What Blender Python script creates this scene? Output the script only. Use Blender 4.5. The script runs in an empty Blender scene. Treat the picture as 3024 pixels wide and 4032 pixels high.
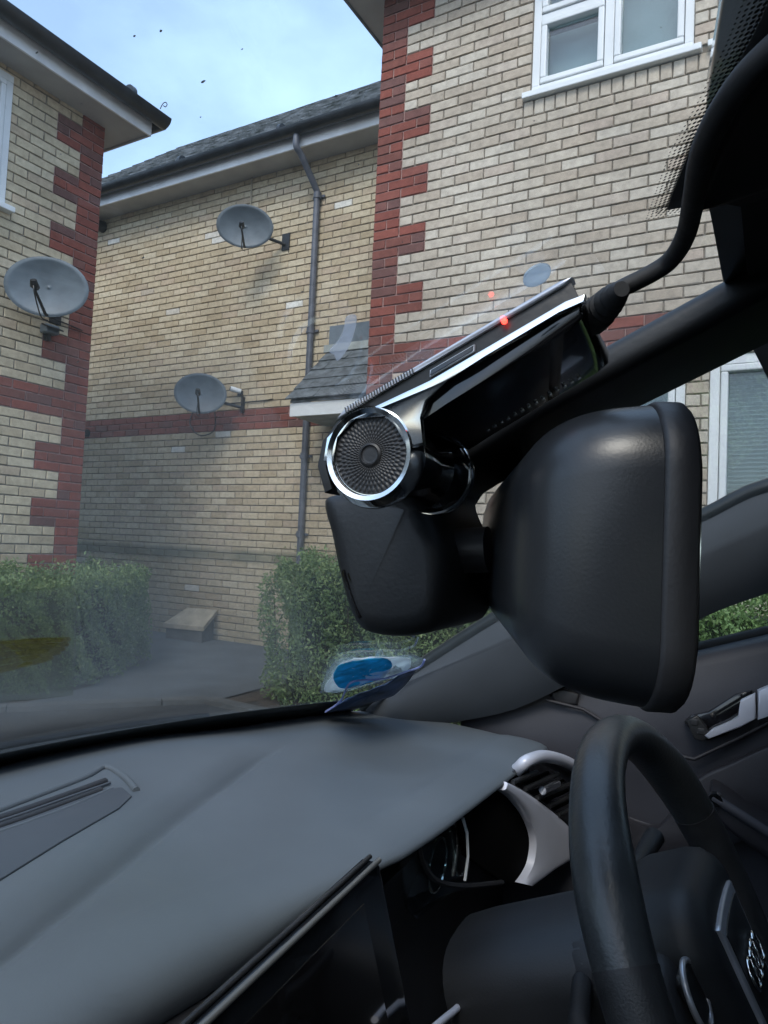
import bpy, bmesh, math, random
import numpy as np
from mathutils import Vector, Matrix
random.seed(7); rng = np.random.default_rng(7)
S = bpy.context.scene
COL = S.collection
R_ = math.radians
# ---------------------------------------------------------------- camera
CZ = 1.08                                   # eye height above the ground
YAW, PITCH, ROLL = R_(119.8508), R_(2.864), R_(-2.6007)
fw = Vector((math.cos(YAW)*math.cos(PITCH), math.sin(YAW)*math.cos(PITCH), math.sin(PITCH)))
rt = Vector((math.sin(YAW), -math.cos(YAW), 0)); dn = fw.cross(rt)
rt, dn = (math.cos(ROLL)*rt + math.sin(ROLL)*dn), (-math.sin(ROLL)*rt + math.cos(ROLL)*dn)
cam = bpy.data.objects.new('camera', bpy.data.cameras.new('camera')); COL.objects.link(cam)
cm = Matrix((rt, -dn, -fw)).transposed().to_4x4(); cm.translation = (0, 0, CZ)
cam.matrix_world = cm
cam.data.sensor_fit = 'VERTICAL'; cam.data.sensor_height = 36
cam.data.lens = 2819.27/4032*36
cam.data.clip_start = 0.01; cam.data.clip_end = 2000
S.camera = cam
# ---------------------------------------------------------------- sky, sun, exposure
SUN_EL, SUN_AZ = R_(48), R_(-75)            # azimuth in the xy plane
w = bpy.data.worlds.new('World'); S.world = w; w.use_nodes = True
nt = w.node_tree; N = nt.nodes; Lk = nt.links
bg = N['Background']
sky = N.new('ShaderNodeTexSky'); sky.sky_type = 'NISHITA'; sky.sun_disc = False
sky.sun_elevation = SUN_EL; sky.sun_rotation = R_(90) - SUN_AZ; sky.dust_density = 2.0; sky.air_density = 1.0
tc = N.new('ShaderNodeTexCoord'); mp = N.new('ShaderNodeMapping'); mp.inputs['Scale'].default_value = (1.2, 1.2, 2.2)
nz = N.new('ShaderNodeTexNoise'); nz.inputs['Scale'].default_value = 1.7; nz.inputs['Detail'].default_value = 6; nz.inputs['Roughness'].default_value = .52
rp = N.new('ShaderNodeValToRGB'); rp.color_ramp.elements[0].position = .40; rp.color_ramp.elements[1].position = .66
rp.color_ramp.elements[0].color = (.22, .22, .22, 1); rp.color_ramp.elements[1].color = (.80, .80, .80, 1)
mx = N.new('ShaderNodeMix'); mx.data_type = 'RGBA'
mx.inputs[7].default_value = (3.3, 4.75, 6.9, 1)      # thin bright cloud
Lk.new(tc.outputs['Generated'], mp.inputs[0]); Lk.new(mp.outputs[0], nz.inputs['Vector'])
Lk.new(nz.outputs[0], rp.inputs[0]); Lk.new(rp.outputs[0], mx.inputs[0]); Lk.new(sky.outputs[0], mx.inputs[6])
Lk.new(mx.outputs[2], bg.inputs[0]); bg.inputs[1].default_value = 0.115
sd = bpy.data.lights.new('sun', 'SUN'); sd.energy = 0.7; sd.angle = R_(20); sd.color = (1, .95, .87)
so = bpy.data.objects.new('sun', sd); COL.objects.link(so)
so.rotation_euler = Vector((math.cos(SUN_AZ)*math.cos(SUN_EL), math.sin(SUN_AZ)*math.cos(SUN_EL), math.sin(SUN_EL))).to_track_quat('Z', 'Y').to_euler()
S.view_settings.view_transform = 'Standard'; S.view_settings.look = 'None'
S.view_settings.exposure = 1.52; S.view_settings.gamma = 1; S.view_settings.use_curve_mapping = False
# ---------------------------------------------------------------- helpers: rays and frames
FP = 2819.27*1659/3024                      # focal length in 1659-wide picture units
def ray(x, y): return (rt*(x-829.5) + dn*(y-1106) + fw*FP)/FP
def hit(x, y, i, v):                        # point on a world plane (heights measured from eye level)
    u = ray(x, y); p = u*(v/u[i]); p.z += CZ; return p
AZ = YAW + R_(65)                           # direction the car faces
CF = Vector((math.cos(AZ), math.sin(AZ), 0)); CR = Vector((math.sin(AZ), -math.cos(AZ), 0)); UP = Vector((0, 0, 1))
def W(F, R, h): return CF*F + CR*(R+.33) + UP*(h+CZ)     # car coordinates: forward, right of centre line, height from eye
def cy(x, y, i, v):                         # view ray against a plane of the car, in car coordinates
    u = ray(x, y); q = [u.dot(CF), u.dot(CR), u.z]; t = (v+(.33 if i == 1 else 0))/q[i]
    return (q[0]*t, q[1]*t-.33, q[2]*t)
def glass_h(F, R): return .108 - .5*(F+.49*R*R)
def G(x, y, off=0.004):                     # point on the inner face of the windscreen
    u = ray(x, y); a, b, c = u.dot(CF), u.dot(CR), u.z
    lo, hi = 0.05, 3.0
    g = lambda t: c*t-(glass_h(a*t, b*t-.33)-off)
    t = lo
    while t < hi:
        if g(t) > 0: break
        t += .004
    lo, hi = t-.004, t
    for _ in range(30):
        m = (lo+hi)/2
        if g(m) > 0: hi = m
        else: lo = m
    return (a*hi, b*hi-.33, c*hi)
# ---------------------------------------------------------------- helpers: meshes
def tag(o, label=None, cat=None, group=None, kind=None):
    if label: o['label'] = label
    if cat: o['category'] = cat
    if group: o['group'] = group
    if kind: o['kind'] = kind
    return o
def thing(name, loc, label, cat, group=None):
    o = bpy.data.objects.new(name, None); o.empty_display_size = .1; o.location = loc; COL.objects.link(o)
    return tag(o, label, cat, group)
def adopt(o, parent):
    if parent is not None:
        o.parent = parent
        l = Vector((0, 0, 0)); q = parent
        while q is not None:
            l = l + q.location; q = q.parent
        # all parents are unrotated, so a translation is enough
        o.matrix_parent_inverse = Matrix.Identity(4)
        o.location = Vector(o.location) - l
    return o
def mesh(name, V, Fc, mat, parent=None, smooth=True, mats=None, mi=None):
    me = bpy.data.meshes.new(name); me.from_pydata([tuple(v) for v in V], [], Fc)
    for m in (mats or [mat]): me.materials.append(m)
    if mi: me.polygons.foreach_set('material_index', mi)
    if smooth: me.polygons.foreach_set('use_smooth', [True]*len(me.polygons))
    me.validate(); me.update()
    bm = bmesh.new(); bm.from_mesh(me); bmesh.ops.recalc_face_normals(bm, faces=bm.faces); bm.to_mesh(me); bm.free()
    o = bpy.data.objects.new(name, me); COL.objects.link(o)
    # origin to the middle of the piece
    c = sum((Vector(v) for v in V), Vector())/max(1, len(V))
    me.transform(Matrix.Translation(-c)); o.location = c
    return adopt(o, parent)
def sharp(o, ang=35):
    m = o.modifiers.new('bevel', 'BEVEL'); m.width = .0015; m.segments = 2; m.limit_method = 'ANGLE'; m.angle_limit = R_(ang); m.harden_normals = False
    return o
def bevel(o, wd, seg=2):
    m = o.modifiers.new('bevel', 'BEVEL'); m.width = wd; m.segments = seg; m.limit_method = 'ANGLE'; m.angle_limit = R_(40)
    return o
def autosmooth(o, ang=40):
    me = o.data
    bm = bmesh.new(); bm.from_mesh(me)
    for e in bm.edges:
        if len(e.link_faces) == 2 and e.calc_face_angle(0) > R_(ang): e.smooth = False
    bm.to_mesh(me); bm.free(); return o
BF = [(0, 1, 3, 2), (4, 6, 7, 5), (0, 4, 5, 1), (2, 3, 7, 6), (0, 2, 6, 4), (1, 5, 7, 3)]
def boxv(c, ax, ay, az): 
    c = Vector(c); return [c+ax*i+ay*j+az*k for i in (-1, 1) for j in (-1, 1) for k in (-1, 1)]
def box(name, x0, x1, y0, y1, z0, z1, mat, parent=None, bv=0, smooth=False):
    c = ((x0+x1)/2, (y0+y1)/2, (z0+z1)/2)
    o = mesh(name, boxv(c, Vector(((x1-x0)/2, 0, 0)), Vector((0, (y1-y0)/2, 0)), Vector((0, 0, (z1-z0)/2))), BF, mat, parent, smooth)
    if bv: bevel(o, bv)
    return o
def cbox(name, F0, F1, R0, R1, h0, h1, mat, parent=None, bv=0):
    V = [W(F, R, h) for F in (F0, F1) for R in (R0, R1) for h in (h0, h1)]
    o = mesh(name, V, BF, mat, parent, False)
    if bv: bevel(o, bv, 3)
    return o
def loft(name, rings, mat, parent=None, caps=True, closed=True, smooth=True):
    n = len(rings[0]); V = [p for r in rings for p in r]; Fc = []
    for i in range(len(rings)-1):
        for j in range(n if closed else n-1):
            a, b = i*n+j, i*n+(j+1) % n
            Fc.append((a, b, b+n, a+n))
    if caps:
        Fc.append(tuple(range(n))); Fc.append(tuple((len(rings)-1)*n+j for j in range(n)))
    o = mesh(name, V, Fc, mat, parent, smooth)
    if smooth: autosmooth(o, 50)
    return o
def cat(P, n=8, closed=False):
    P = [Vector(p) for p in P]; out = []; m = len(P)
    for i in range(m if closed else m-1):
        g = lambda k: P[k % m] if closed else P[min(max(k, 0), m-1)]
        a, b, c, d = g(i-1), g(i), g(i+1), g(i+2)
        for k in range(n):
            t = k/n
            out.append(.5*((2*b)+(c-a)*t+(2*a-5*b+4*c-d)*t*t+(3*b-a-3*c+d)*t**3))
    if not closed: out.append(P[-1])
    return out
def tube_rings(P, rad, seg=12):
    P = [Vector(p) for p in P]; rings = []; nrm = None
    for i, p in enumerate(P):
        t = (P[min(i+1, len(P)-1)]-P[max(i-1, 0)]).normalized()
        if nrm is None: nrm = t.orthogonal().normalized()
        nrm = (nrm - t*nrm.dot(t)).normalized(); b = t.cross(nrm)
        r = rad[i] if isinstance(rad, (list, tuple)) else rad
        rings.append([p+nrm*(math.cos(2*math.pi*k/seg)*r)+b*(math.sin(2*math.pi*k/seg)*r) for k in range(seg)])
    return rings
def tube(name, P, rad, mat, parent=None, seg=12): return loft(name, tube_rings(P, rad, seg), mat, parent)
def inset2(P, d):                            # shrink a closed 2-D outline towards its middle by about d
    c = sum((Vector(p) for p in P), Vector((0, 0)))/len(P); out = []
    for p in P:
        v = Vector(p)-c; l = v.length; out.append(c+v*max(0.02, (l-d)/l))
    return out
def pillow(name, P, fn, w0, w1, r, mat, parent=None, caps=True):    # extruded outline with rounded rims; fn(u, v, w) -> world
    P = [Vector(p) for p in P]; L = []
    sg = 1 if w1 > w0 else -1
    for a in (0, 30, 60, 90): L.append((w0+sg*r*(1-math.sin(R_(a))), r*(1-math.cos(R_(90-a)))))
    L2 = []
    rings = []
    for a in (90, 60, 30, 0): pass
    offs = [(w0, r), (w0+sg*r*.13, r*.5), (w0+sg*r*.5, r*.13), (w0+sg*r, 0), (w1-sg*r, 0), (w1-sg*r*.5, r*.13), (w1-sg*r*.13, r*.5), (w1, r)]
    for wv, d in offs:
        rings.append([fn(p[0], p[1], wv) for p in inset2(P, d)])
    return loft(name, rings, mat, parent, caps)
def rrect(a, b, r, n=6):
    out = []
    for cx, cyy, a0 in ((a-r, b-r, 0), (-a+r, b-r, 90), (-a+r, -b+r, 180), (a-r, -b+r, 270)):
        for k in range(n+1):
            t = R_(a0+90*k/n); out.append((cx+r*math.cos(t), cyy+r*math.sin(t)))
    return out
# ---------------------------------------------------------------- materials
def mat(name, col, rough=.6, var=.12, vscale=8, bump=0, bscale=60, metal=0, spec=.5, col2=None, coat=0, detail=5, dirt=None, sheen=0):
    m = bpy.data.materials.new(name); m.use_nodes = True; t = m.node_tree; n = t.nodes; l = t.links
    p = n['Principled BSDF']; p.inputs['Roughness'].default_value = rough; p.inputs['Metallic'].default_value = metal
    p.inputs['Specular IOR Level'].default_value = spec; p.inputs['Coat Weight'].default_value = coat
    g = n.new('ShaderNodeNewGeometry')
    z = n.new('ShaderNodeTexNoise'); z.inputs['Scale'].default_value = vscale; z.inputs['Detail'].default_value = detail
    l.new(g.outputs['Position'], z.inputs['Vector'])
    mx = n.new('ShaderNodeMix'); mx.data_type = 'RGBA'
    c2 = col2 or tuple(min(1, c*(1-var*1.6)) for c in col); c1 = tuple(min(1, c*(1+var)) for c in col)
    mx.inputs[6].default_value = (*c2, 1); mx.inputs[7].default_value = (*c1, 1)
    r = n.new('ShaderNodeMapRange'); r.inputs[1].default_value = .3; r.inputs[2].default_value = .7
    l.new(z.outputs[0], r.inputs[0]); l.new(r.outputs[0], mx.inputs[0]); l.new(mx.outputs[2], p.inputs['Base Color'])
    if bump:
        z2 = n.new('ShaderNodeTexNoise'); z2.inputs['Scale'].default_value = bscale; z2.inputs['Detail'].default_value = 3
        l.new(g.outputs['Position'], z2.inputs['Vector'])
        b = n.new('ShaderNodeBump'); b.inputs['Strength'].default_value = bump; b.inputs['Distance'].default_value = .3/bscale
        l.new(z2.outputs[0], b.inputs['Height']); l.new(b.outputs[0], p.inputs['Normal'])
        mr = n.new('ShaderNodeMapRange'); mr.inputs[3].default_value = max(0, rough-.08); mr.inputs[4].default_value = min(1, rough+.08)
        l.new(z.outputs[0], mr.inputs[0]); l.new(mr.outputs[0], p.inputs['Roughness'])
    return m
def brick_mat(name, stops, bump=.5, damp=False):
    m = bpy.data.materials.new(name); m.use_nodes = True; t = m.node_tree; n = t.nodes; l = t.links
    p = n['Principled BSDF']; p.inputs['Roughness'].default_value = .9; p.inputs['Specular IOR Level'].default_value = .2
    at = n.new('ShaderNodeAttribute'); at.attribute_name = 'rnd'
    oi = n.new('ShaderNodeObjectInfo'); ad = n.new('ShaderNodeMath'); ad.operation = 'ADD'
    fr = n.new('ShaderNodeMath'); fr.operation = 'FRACT'
    l.new(at.outputs['Fac'], ad.inputs[0]); l.new(oi.outputs['Random'], ad.inputs[1]); l.new(ad.outputs[0], fr.inputs[0])
    rp = n.new('ShaderNodeValToRGB'); cr = rp.color_ramp
    while len(cr.elements) < len(stops): cr.elements.new(.5)
    for e, (pos, c) in zip(cr.elements, stops): e.position = pos; e.color = (*c, 1)
    l.new(fr.outputs[0], rp.inputs[0])
    g = n.new('ShaderNodeNewGeometry'); z = n.new('ShaderNodeTexNoise'); z.inputs['Scale'].default_value = 22; z.inputs['Detail'].default_value = 7; z.inputs['Roughness'].default_value = .65
    l.new(g.outputs['Position'], z.inputs['Vector'])
    r = n.new('ShaderNodeMapRange'); r.inputs[1].default_value = .3; r.inputs[2].default_value = .7; r.inputs[3].default_value = .80; r.inputs[4].default_value = 1.16
    l.new(z.outputs[0], r.inputs[0])
    zl = n.new('ShaderNodeTexNoise'); zl.inputs['Scale'].default_value = 1.3; zl.inputs['Detail'].default_value = 4
    l.new(g.outputs['Position'], zl.inputs['Vector'])
    rl = n.new('ShaderNodeMapRange'); rl.inputs[1].default_value = .3; rl.inputs[2].default_value = .7; rl.inputs[3].default_value = .86; rl.inputs[4].default_value = 1.08
    l.new(zl.outputs[0], rl.inputs[0])
    mm = n.new('ShaderNodeMath'); mm.operation = 'MULTIPLY'; l.new(r.outputs[0], mm.inputs[0]); l.new(rl.outputs[0], mm.inputs[1])
    mu = n.new('ShaderNodeVectorMath'); mu.operation = 'SCALE'; l.new(rp.outputs[0], mu.inputs[0]); l.new(mm.outputs[0], mu.inputs['Scale'])
    if damp:                                 # green-grey algae stain along the damp course and a patchy foot of wall
        sx = n.new('ShaderNodeSeparateXYZ'); l.new(g.outputs['Position'], sx.inputs[0])
        fc = n.new('ShaderNodeFloatCurve'); cv = fc.mapping.curves[0]
        for q in range(6): cv.points.new(.5, .5)
        for pt, (a_, b_) in zip(cv.points, ((0, .55), (.12, .40), (.27, .30), (.298, .85), (.315, .85), (.335, .25), (.5, .05), (1, 0))): pt.location = (a_, b_)
        fc.mapping.update()
        dv = n.new('ShaderNodeMath'); dv.operation = 'MULTIPLY'; dv.inputs[1].default_value = 1/3; l.new(sx.outputs[2], dv.inputs[0]); l.new(dv.outputs[0], fc.inputs['Value'])
        m1 = n.new('ShaderNodeMath'); m1.operation = 'MULTIPLY'; l.new(fc.outputs[0], m1.inputs[0])
        rz = n.new('ShaderNodeMapRange'); rz.inputs[1].default_value = .3; rz.inputs[2].default_value = .6; rz.inputs[3].default_value = .3; l.new(zl.outputs[0], rz.inputs[0]); l.new(rz.outputs[0], m1.inputs[1])
        md = n.new('ShaderNodeMix'); md.data_type = 'RGBA'; md.inputs[7].default_value = (.12, .13, .09, 1)
        l.new(m1.outputs[0], md.inputs[0]); l.new(mu.outputs[0], md.inputs[6]); l.new(md.outputs[2], p.inputs['Base Color'])
    else: l.new(mu.outputs[0], p.inputs['Base Color'])
    z2 = n.new('ShaderNodeTexNoise'); z2.inputs['Scale'].default_value = 90; z2.inputs['Detail'].default_value = 4
    l.new(g.outputs['Position'], z2.inputs['Vector'])
    b = n.new('ShaderNodeBump'); b.inputs['Strength'].default_value = bump; b.inputs['Distance'].default_value = .004
    l.new(z2.outputs[0], b.inputs['Height']); l.new(b.outputs[0], p.inputs['Normal'])
    return m
def glass_mat(name, tint=(1, 1, 1), ior=1.5, film=0.0, filmcol=(.6, .65, .65), rough=0.0):
    m = bpy.data.materials.new(name); m.use_nodes = True; t = m.node_tree; n = t.nodes; l = t.links
    n.remove(n['Principled BSDF']); out = n['Material Output']
    tr = n.new('ShaderNodeBsdfTransparent'); tr.inputs[0].default_value = (*tint, 1)
    gl = n.new('ShaderNodeBsdfGlossy'); gl.inputs['Roughness'].default_value = rough
    fr = n.new('ShaderNodeFresnel')
    gb = n.new('ShaderNodeNewGeometry'); mr_ = n.new('ShaderNodeMapRange'); mr_.inputs[3].default_value = ior; mr_.inputs[4].default_value = 1/ior
    l.new(gb.outputs['Backfacing'], mr_.inputs[0]); l.new(mr_.outputs[0], fr.inputs[0])
    mx = n.new('ShaderNodeMixShader'); l.new(fr.outputs[0], mx.inputs[0])
    if film:
        df = n.new('ShaderNodeBsdfDiffuse'); df.inputs[0].default_value = (*filmcol, 1)
        tl = n.new('ShaderNodeBsdfTranslucent'); tl.inputs[0].default_value = (*filmcol, 1)
        a = n.new('ShaderNodeMixShader'); a.inputs[0].default_value = .5; l.new(df.outputs[0], a.inputs[1]); l.new(tl.outputs[0], a.inputs[2])
        g = n.new('ShaderNodeNewGeometry'); z = n.new('ShaderNodeTexNoise'); z.inputs['Scale'].default_value = 9; z.inputs['Detail'].default_value = 7
        l.new(g.outputs['Position'], z.inputs['Vector'])
        r = n.new('ShaderNodeMapRange'); r.inputs[1].default_value = .3; r.inputs[2].default_value = .8; r.inputs[3].default_value = film*.6; r.inputs[4].default_value = film*1.6
        l.new(z.outputs[0], r.inputs[0])
        m2 = n.new('ShaderNodeMixShader'); l.new(r.outputs[0], m2.inputs[0]); l.new(tr.outputs[0], m2.inputs[1]); l.new(a.outputs[0], m2.inputs[2])
        l.new(m2.outputs[0], mx.inputs[1])
    else: l.new(tr.outputs[0], mx.inputs[1])
    l.new(gl.outputs[0], mx.inputs[2]); l.new(mx.outputs[0], out.inputs[0])
    return m
M = {}
M['buff'] = brick_mat('buff brick', [(0, (.44, .36, .245)), (.25, (.51, .43, .30)), (.55, (.545, .465, .33)), (.8, (.60, .52, .38)), (.93, (.51, .41, .29)), (1, (.46, .375, .27))])
M['buffdamp'] = brick_mat('damp stained buff brick', [(0, (.44, .355, .235)), (.25, (.50, .415, .285)), (.55, (.54, .455, .32)), (.8, (.59, .51, .37)), (.93, (.50, .40, .285)), (.985, (.46, .375, .27)), (.992, (.70, .68, .62))], damp=True)
M['buffgrey'] = brick_mat('greyish buff brick', [(0, (.42, .355, .28)), (.3, (.47, .41, .33)), (.6, (.505, .45, .37)), (.85, (.54, .49, .41)), (1, (.44, .365, .295))])
M['red'] = brick_mat('red brick', [(0, (.185, .072, .056)), (.3, (.225, .070, .052)), (.6, (.255, .082, .060)), (.85, (.19, .086, .072)), (1, (.14, .074, .066))])
M['mortar'] = mat('grey mortar', (.215, .19, .155), .95, .25, 30, .4, 200)
M['mortar_pink'] = mat('pale pink mortar', (.36, .235, .21), .95, .2, 30, .4, 200)
M['upvc'] = mat('white upvc', (.72, .75, .76), .3, .05, 3, .05, 30)
M['fascia'] = mat('white painted fascia', (.80, .82, .84), .45, .1, 5, .1, 30)
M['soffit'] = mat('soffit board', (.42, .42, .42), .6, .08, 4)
M['gutter'] = mat('black plastic gutter', (.012, .014, .017), .35, .4, 9, .2, 30)
M['slate'] = mat('slate', (.11, .125, .135), .6, .35, 14, .5, 60)
M['oldslate'] = mat('weathered roof tile', (.20, .21, .22), .8, .6, 7, .6, 50, col2=(.045, .055, .05))
M['pipe'] = mat('grey pipe', (.10, .11, .135), .45, .2, 10, .1, 40)
M['dish'] = mat('grey dish metal', (.13, .16, .185), .5, .12, 9, .1, 60)
M['blackp'] = mat('black plastic', (.014, .014, .015), .45, .25, 30, .15, 300)
M['asphalt'] = mat('asphalt', (.052, .055, .058), .9, .25, 3, .6, 120)
M['path'] = mat('path tarmac', (.075, .085, .095), .9, .2, 2.5, .6, 110)
M['kerb'] = mat('concrete kerb', (.085, .087, .085), .85, .2, 6, .4, 60)
M['soil'] = mat('bare soil', (.06, .045, .032), .95, .4, 9, .8, 40)
M['slab'] = mat('sandstone slab', (.36, .32, .24), .85, .15, 8, .4, 60)
M['stone'] = mat('porch grey', (.35, .38, .36), .7, .15, 8)
M['curtain'] = mat('pale curtain', (.30, .36, .37), .8, .1, 3)
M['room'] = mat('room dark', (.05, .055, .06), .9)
M['slat'] = mat('blind slat', (.50, .55, .56), .5, .05)
M['winglass'] = glass_mat('window glass', (.85, .92, .93), 1.7)
M['screen'] = glass_mat('windscreen glass', (.965, .98, .98), 1.36, .014, (.50, .58, .58))
M['sideglass'] = glass_mat('side glass', (.90, .96, .94), 1.45)
M['dash'] = mat('soft dashboard', (.084, .097, .107), .60, .07, 9, .24, 620)
M['dashdark'] = mat('dashboard insert', (.052, .060, .070), .6, .03, 6, .12, 520)
M['trim'] = mat('pillar trim fabric', (.050, .058, .068), .75, .05, 20, .18, 700)
M['interior'] = mat('black interior plastic', (.020, .020, .022), .5, .1, 20, .22, 500)
M['mirrorp'] = mat('mirror housing plastic', (.0155, .0175, .0205), .33, .08, 20, .13, 1100)
M['mount'] = mat('mirror mount plastic', (.0085, .0095, .011), .5, .1, 20, .2, 500)
M['headliner'] = mat('dark headliner', (.006, .006, .006), .95, .1, 30)
M['gloss'] = mat('gloss black', (.006, .006, .007), .08, .1, 10, coat=.5)
M['chrome'] = mat('chrome', (.82, .84, .84), .10, .03, 10, metal=1)
M['satin'] = mat('satin silver', (.50, .52, .57), .32, .04, 40, .1, 900, metal=.6)
M['edge'] = mat('dull display edge', (.16, .16, .15), .4, .05, 40, metal=.5)
M['tint'] = glass_mat('cabin-dimming glass', (.28, .30, .30), 1.45)  # dark tint added to the unseen rear windows to dim the cabin
M['silver'] = mat('silver paint trim', (.50, .51, .57), .35, .03, 20, metal=.15)
M['leather'] = mat('smooth black leather', (.030, .033, .035), .33, .15, 25, .32, 260)
M['pit'] = mat('matt black recess', (.003, .003, .003), .9, spec=.05)
M['speck'] = mat('dust speck', (.35, .36, .35), .9)
M['shroud'] = mat('column shroud plastic', (.013, .014, .016), .52, .1, 20, .2, 500)
M['perf'] = mat('perforated leather', (.022, .023, .025), .5, .2, 60, .5, 700)
M['door'] = mat('door trim plastic', (.036, .037, .046), .6, .06, 12, .2, 500)
M['doordark'] = mat('door lower dark plastic', (.018, .017, .021), .6, .1, 20, .2, 400)
M['frit'] = mat('black ceramic frit', (.014, .018, .019), .35, .1, 20)
M['rubber'] = mat('black rubber', (.015, .015, .016), .7, .2, 20, .2, 100)
M['lcd'] = mat('display glass', (.010, .012, .015), .06, .1, 5)
M['paint'] = mat('car paint', (.10, .115, .13), .3, .03, 5, coat=1, metal=.5)
M['blue'] = mat('mask blue', (.04, .55, .90), .7, .25, 60, .3, 120)
M['white'] = mat('white nonwoven', (.86, .90, .93), .7, .1, 40, .2, 100)
M['navy'] = mat('navy blue card', (.06, .10, .20), .35, .4, 30)
M['lilac'] = mat('pale lilac foil', (.42, .48, .78), .25, .2, 40)
M['bag'] = glass_mat('clear bag', (.97, 1, 1), 1.35, .16, (.62, .75, .75), .15)
M['film'] = glass_mat('clear film', (.90, .92, .86), 1.15, .012, (.6, .65, .6), .2)
M['amber'] = glass_mat('amber film', (.90, .82, .50), 1.06, .004, (.5, .36, .10), .5)
M['ghost'] = glass_mat('frosty pad and painted reflection', (.9, .95, 1), 1.3, .55, (.62, .72, .80), .2)  # camera mount pad, and the painted oval reflection
M['reflstreak'] = glass_mat('painted reflection streak', (.97, .98, 1), 1.3, .22, (.75, .80, .88), .3)  # pale reflection put into a thin strip on the glass
M['leafstem'] = mat('hedge branch', (.05, .035, .022), .9)
def emis(name, col, st):
    m = bpy.data.materials.new(name); m.use_nodes = True; p = m.node_tree.nodes['Principled BSDF']
    p.inputs['Base Color'].default_value = (*col, 1); p.inputs['Emission Color'].default_value = (*col, 1); p.inputs['Emission Strength'].default_value = st; return m
M['led'] = emis('red indicator', (1, .03, .02), 3)
def leaf_mat(name, c0, c1, c2):
    m = bpy.data.materials.new(name); m.use_nodes = True; t = m.node_tree; n = t.nodes; l = t.links
    p = n['Principled BSDF']; p.inputs['Roughness'].default_value = .5; p.inputs['Specular IOR Level'].default_value = .35
    at = n.new('ShaderNodeAttribute'); at.attribute_name = 'rnd'
    rp = n.new('ShaderNodeValToRGB'); cr = rp.color_ramp; cr.elements.new(.5)
    for e, (pos, c) in zip(cr.elements, ((0, c0), (.55, c1), (1, c2))): e.position = pos; e.color = (*c, 1)
    l.new(at.outputs['Fac'], rp.inputs[0]); l.new(rp.outputs[0], p.inputs['Base Color'])
    tl = n.new('ShaderNodeBsdfTranslucent'); l.new(rp.outputs[0], tl.inputs[0])
    mx = n.new('ShaderNodeMixShader'); mx.inputs[0].default_value = .25
    l.new(p.outputs[0], mx.inputs[1]); l.new(tl.outputs[0], mx.inputs[2]); l.new(mx.outputs[0], n['Material Output'].inputs[0])
    return m
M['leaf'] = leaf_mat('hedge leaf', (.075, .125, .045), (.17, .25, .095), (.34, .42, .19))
def backlit(k, f):                           # thin cloth lets daylight through
    t = M[k].node_tree; n = t.nodes; l = t.links; p = n['Principled BSDF']; src = p.inputs['Base Color'].links[0].from_socket
    tl = n.new('ShaderNodeBsdfTranslucent'); l.new(src, tl.inputs[0]); mx = n.new('ShaderNodeMixShader'); mx.inputs[0].default_value = f
    l.new(p.outputs[0], mx.inputs[1]); l.new(tl.outputs[0], mx.inputs[2]); l.new(mx.outputs[0], n['Material Output'].inputs[0])
backlit('blue', .6); backlit('white', .6); backlit('lilac', .4)
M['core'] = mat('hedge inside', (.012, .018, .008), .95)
# ================================================================ GROUND
def sheet(name, P, z, m): 
    o = mesh(name, [(x, y, z) for x, y in P], [tuple(range(len(P)))], m, None, False); tag(o, kind='structure'); return o
sheet('ground', [(-300, -300), (300, -300), (300, 300), (-300, 300)], -.012, M['soil'])
sheet('road', [(-40, -30), (40, -30), (40, 3.58), (-2.6, 3.58), (-3.38, 3.62), (-4.10, 2.66), (-4.83, 1.73), (-40, 1.73)], -.006, M['asphalt'])
sheet('path', [(-4.16, 2.70), (-3.38, 3.72), (-3.42, 4.4), (-3.0, 5.2), (-2.87, 5.95), (-8.6, 5.95), (-8.6, 5.2), (-5.75, 5.2), (-4.35, 3.5)], 0.0, M['path'])
# kerb stones along the road edge
kp = [(-9.0, 1.75), (-4.85, 1.75), (-4.12, 2.70), (-3.40, 3.66), (-2.6, 3.60), (6, 3.60)]
kroot = thing('kerb', (-4, 2.8, 0), 'low run of pale concrete kerb stones between road and hedges', 'kerb')
kn = 0
for (a, b) in zip(kp[:-1], kp[1:]):
    a, b = Vector((*a, 0)), Vector((*b, 0)); d = (b-a); L = d.length; d.normalize(); nrm = Vector((-d.y, d.x, 0)); k = 0
    while k*.9 < L-.05 and kn < 40:
        l0, l1 = k*.9+.006, min(L, (k+1)*.9-.006)
        c = a+d*((l0+l1)/2)+Vector((0, 0, .0))
        mesh('kerb_stone', boxv(c, d*((l1-l0)/2), nrm*.055, UP*(.025+.002*random.random())), BF, M['kerb'], kroot, False); k += 1; kn += 1
# ================================================================ BRICK HOUSES
def proj(p):
    q = Vector((p[0], p[1], p[2]-CZ)); d = q.dot(fw)
    return None if d < .1 else (829.5+FP*q.dot(rt)/d, 1106+FP*q.dot(dn)/d, d)
BRICK_ME = {}
def brick_mesh(l, h, m, var):
    key = (round(l, 3), round(h, 3), m.name, var)
    if key not in BRICK_ME:
        rr = random.Random(hash((round(l*1000), var)) & 0xffff)
        me = bpy.data.meshes.new('brick'); bm = bmesh.new()
        bmesh.ops.create_cube(bm, size=1, matrix=Matrix.Diagonal((l, .02, h, 1)))
        front = [e for e in bm.edges if all(v.co.y < 0 for v in e.verts)]
        bmesh.ops.bevel(bm, geom=front, offset=.004, segments=1, affect='EDGES')
        for v in bm.verts: v.co += Vector(((rr.random()-.5)*.004, (rr.random()-.5)*.002, (rr.random()-.5)*.004))
        bm.to_mesh(me); bm.free(); me.materials.append(m); BRICK_ME[key] = me
    return BRICK_ME[key]
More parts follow.
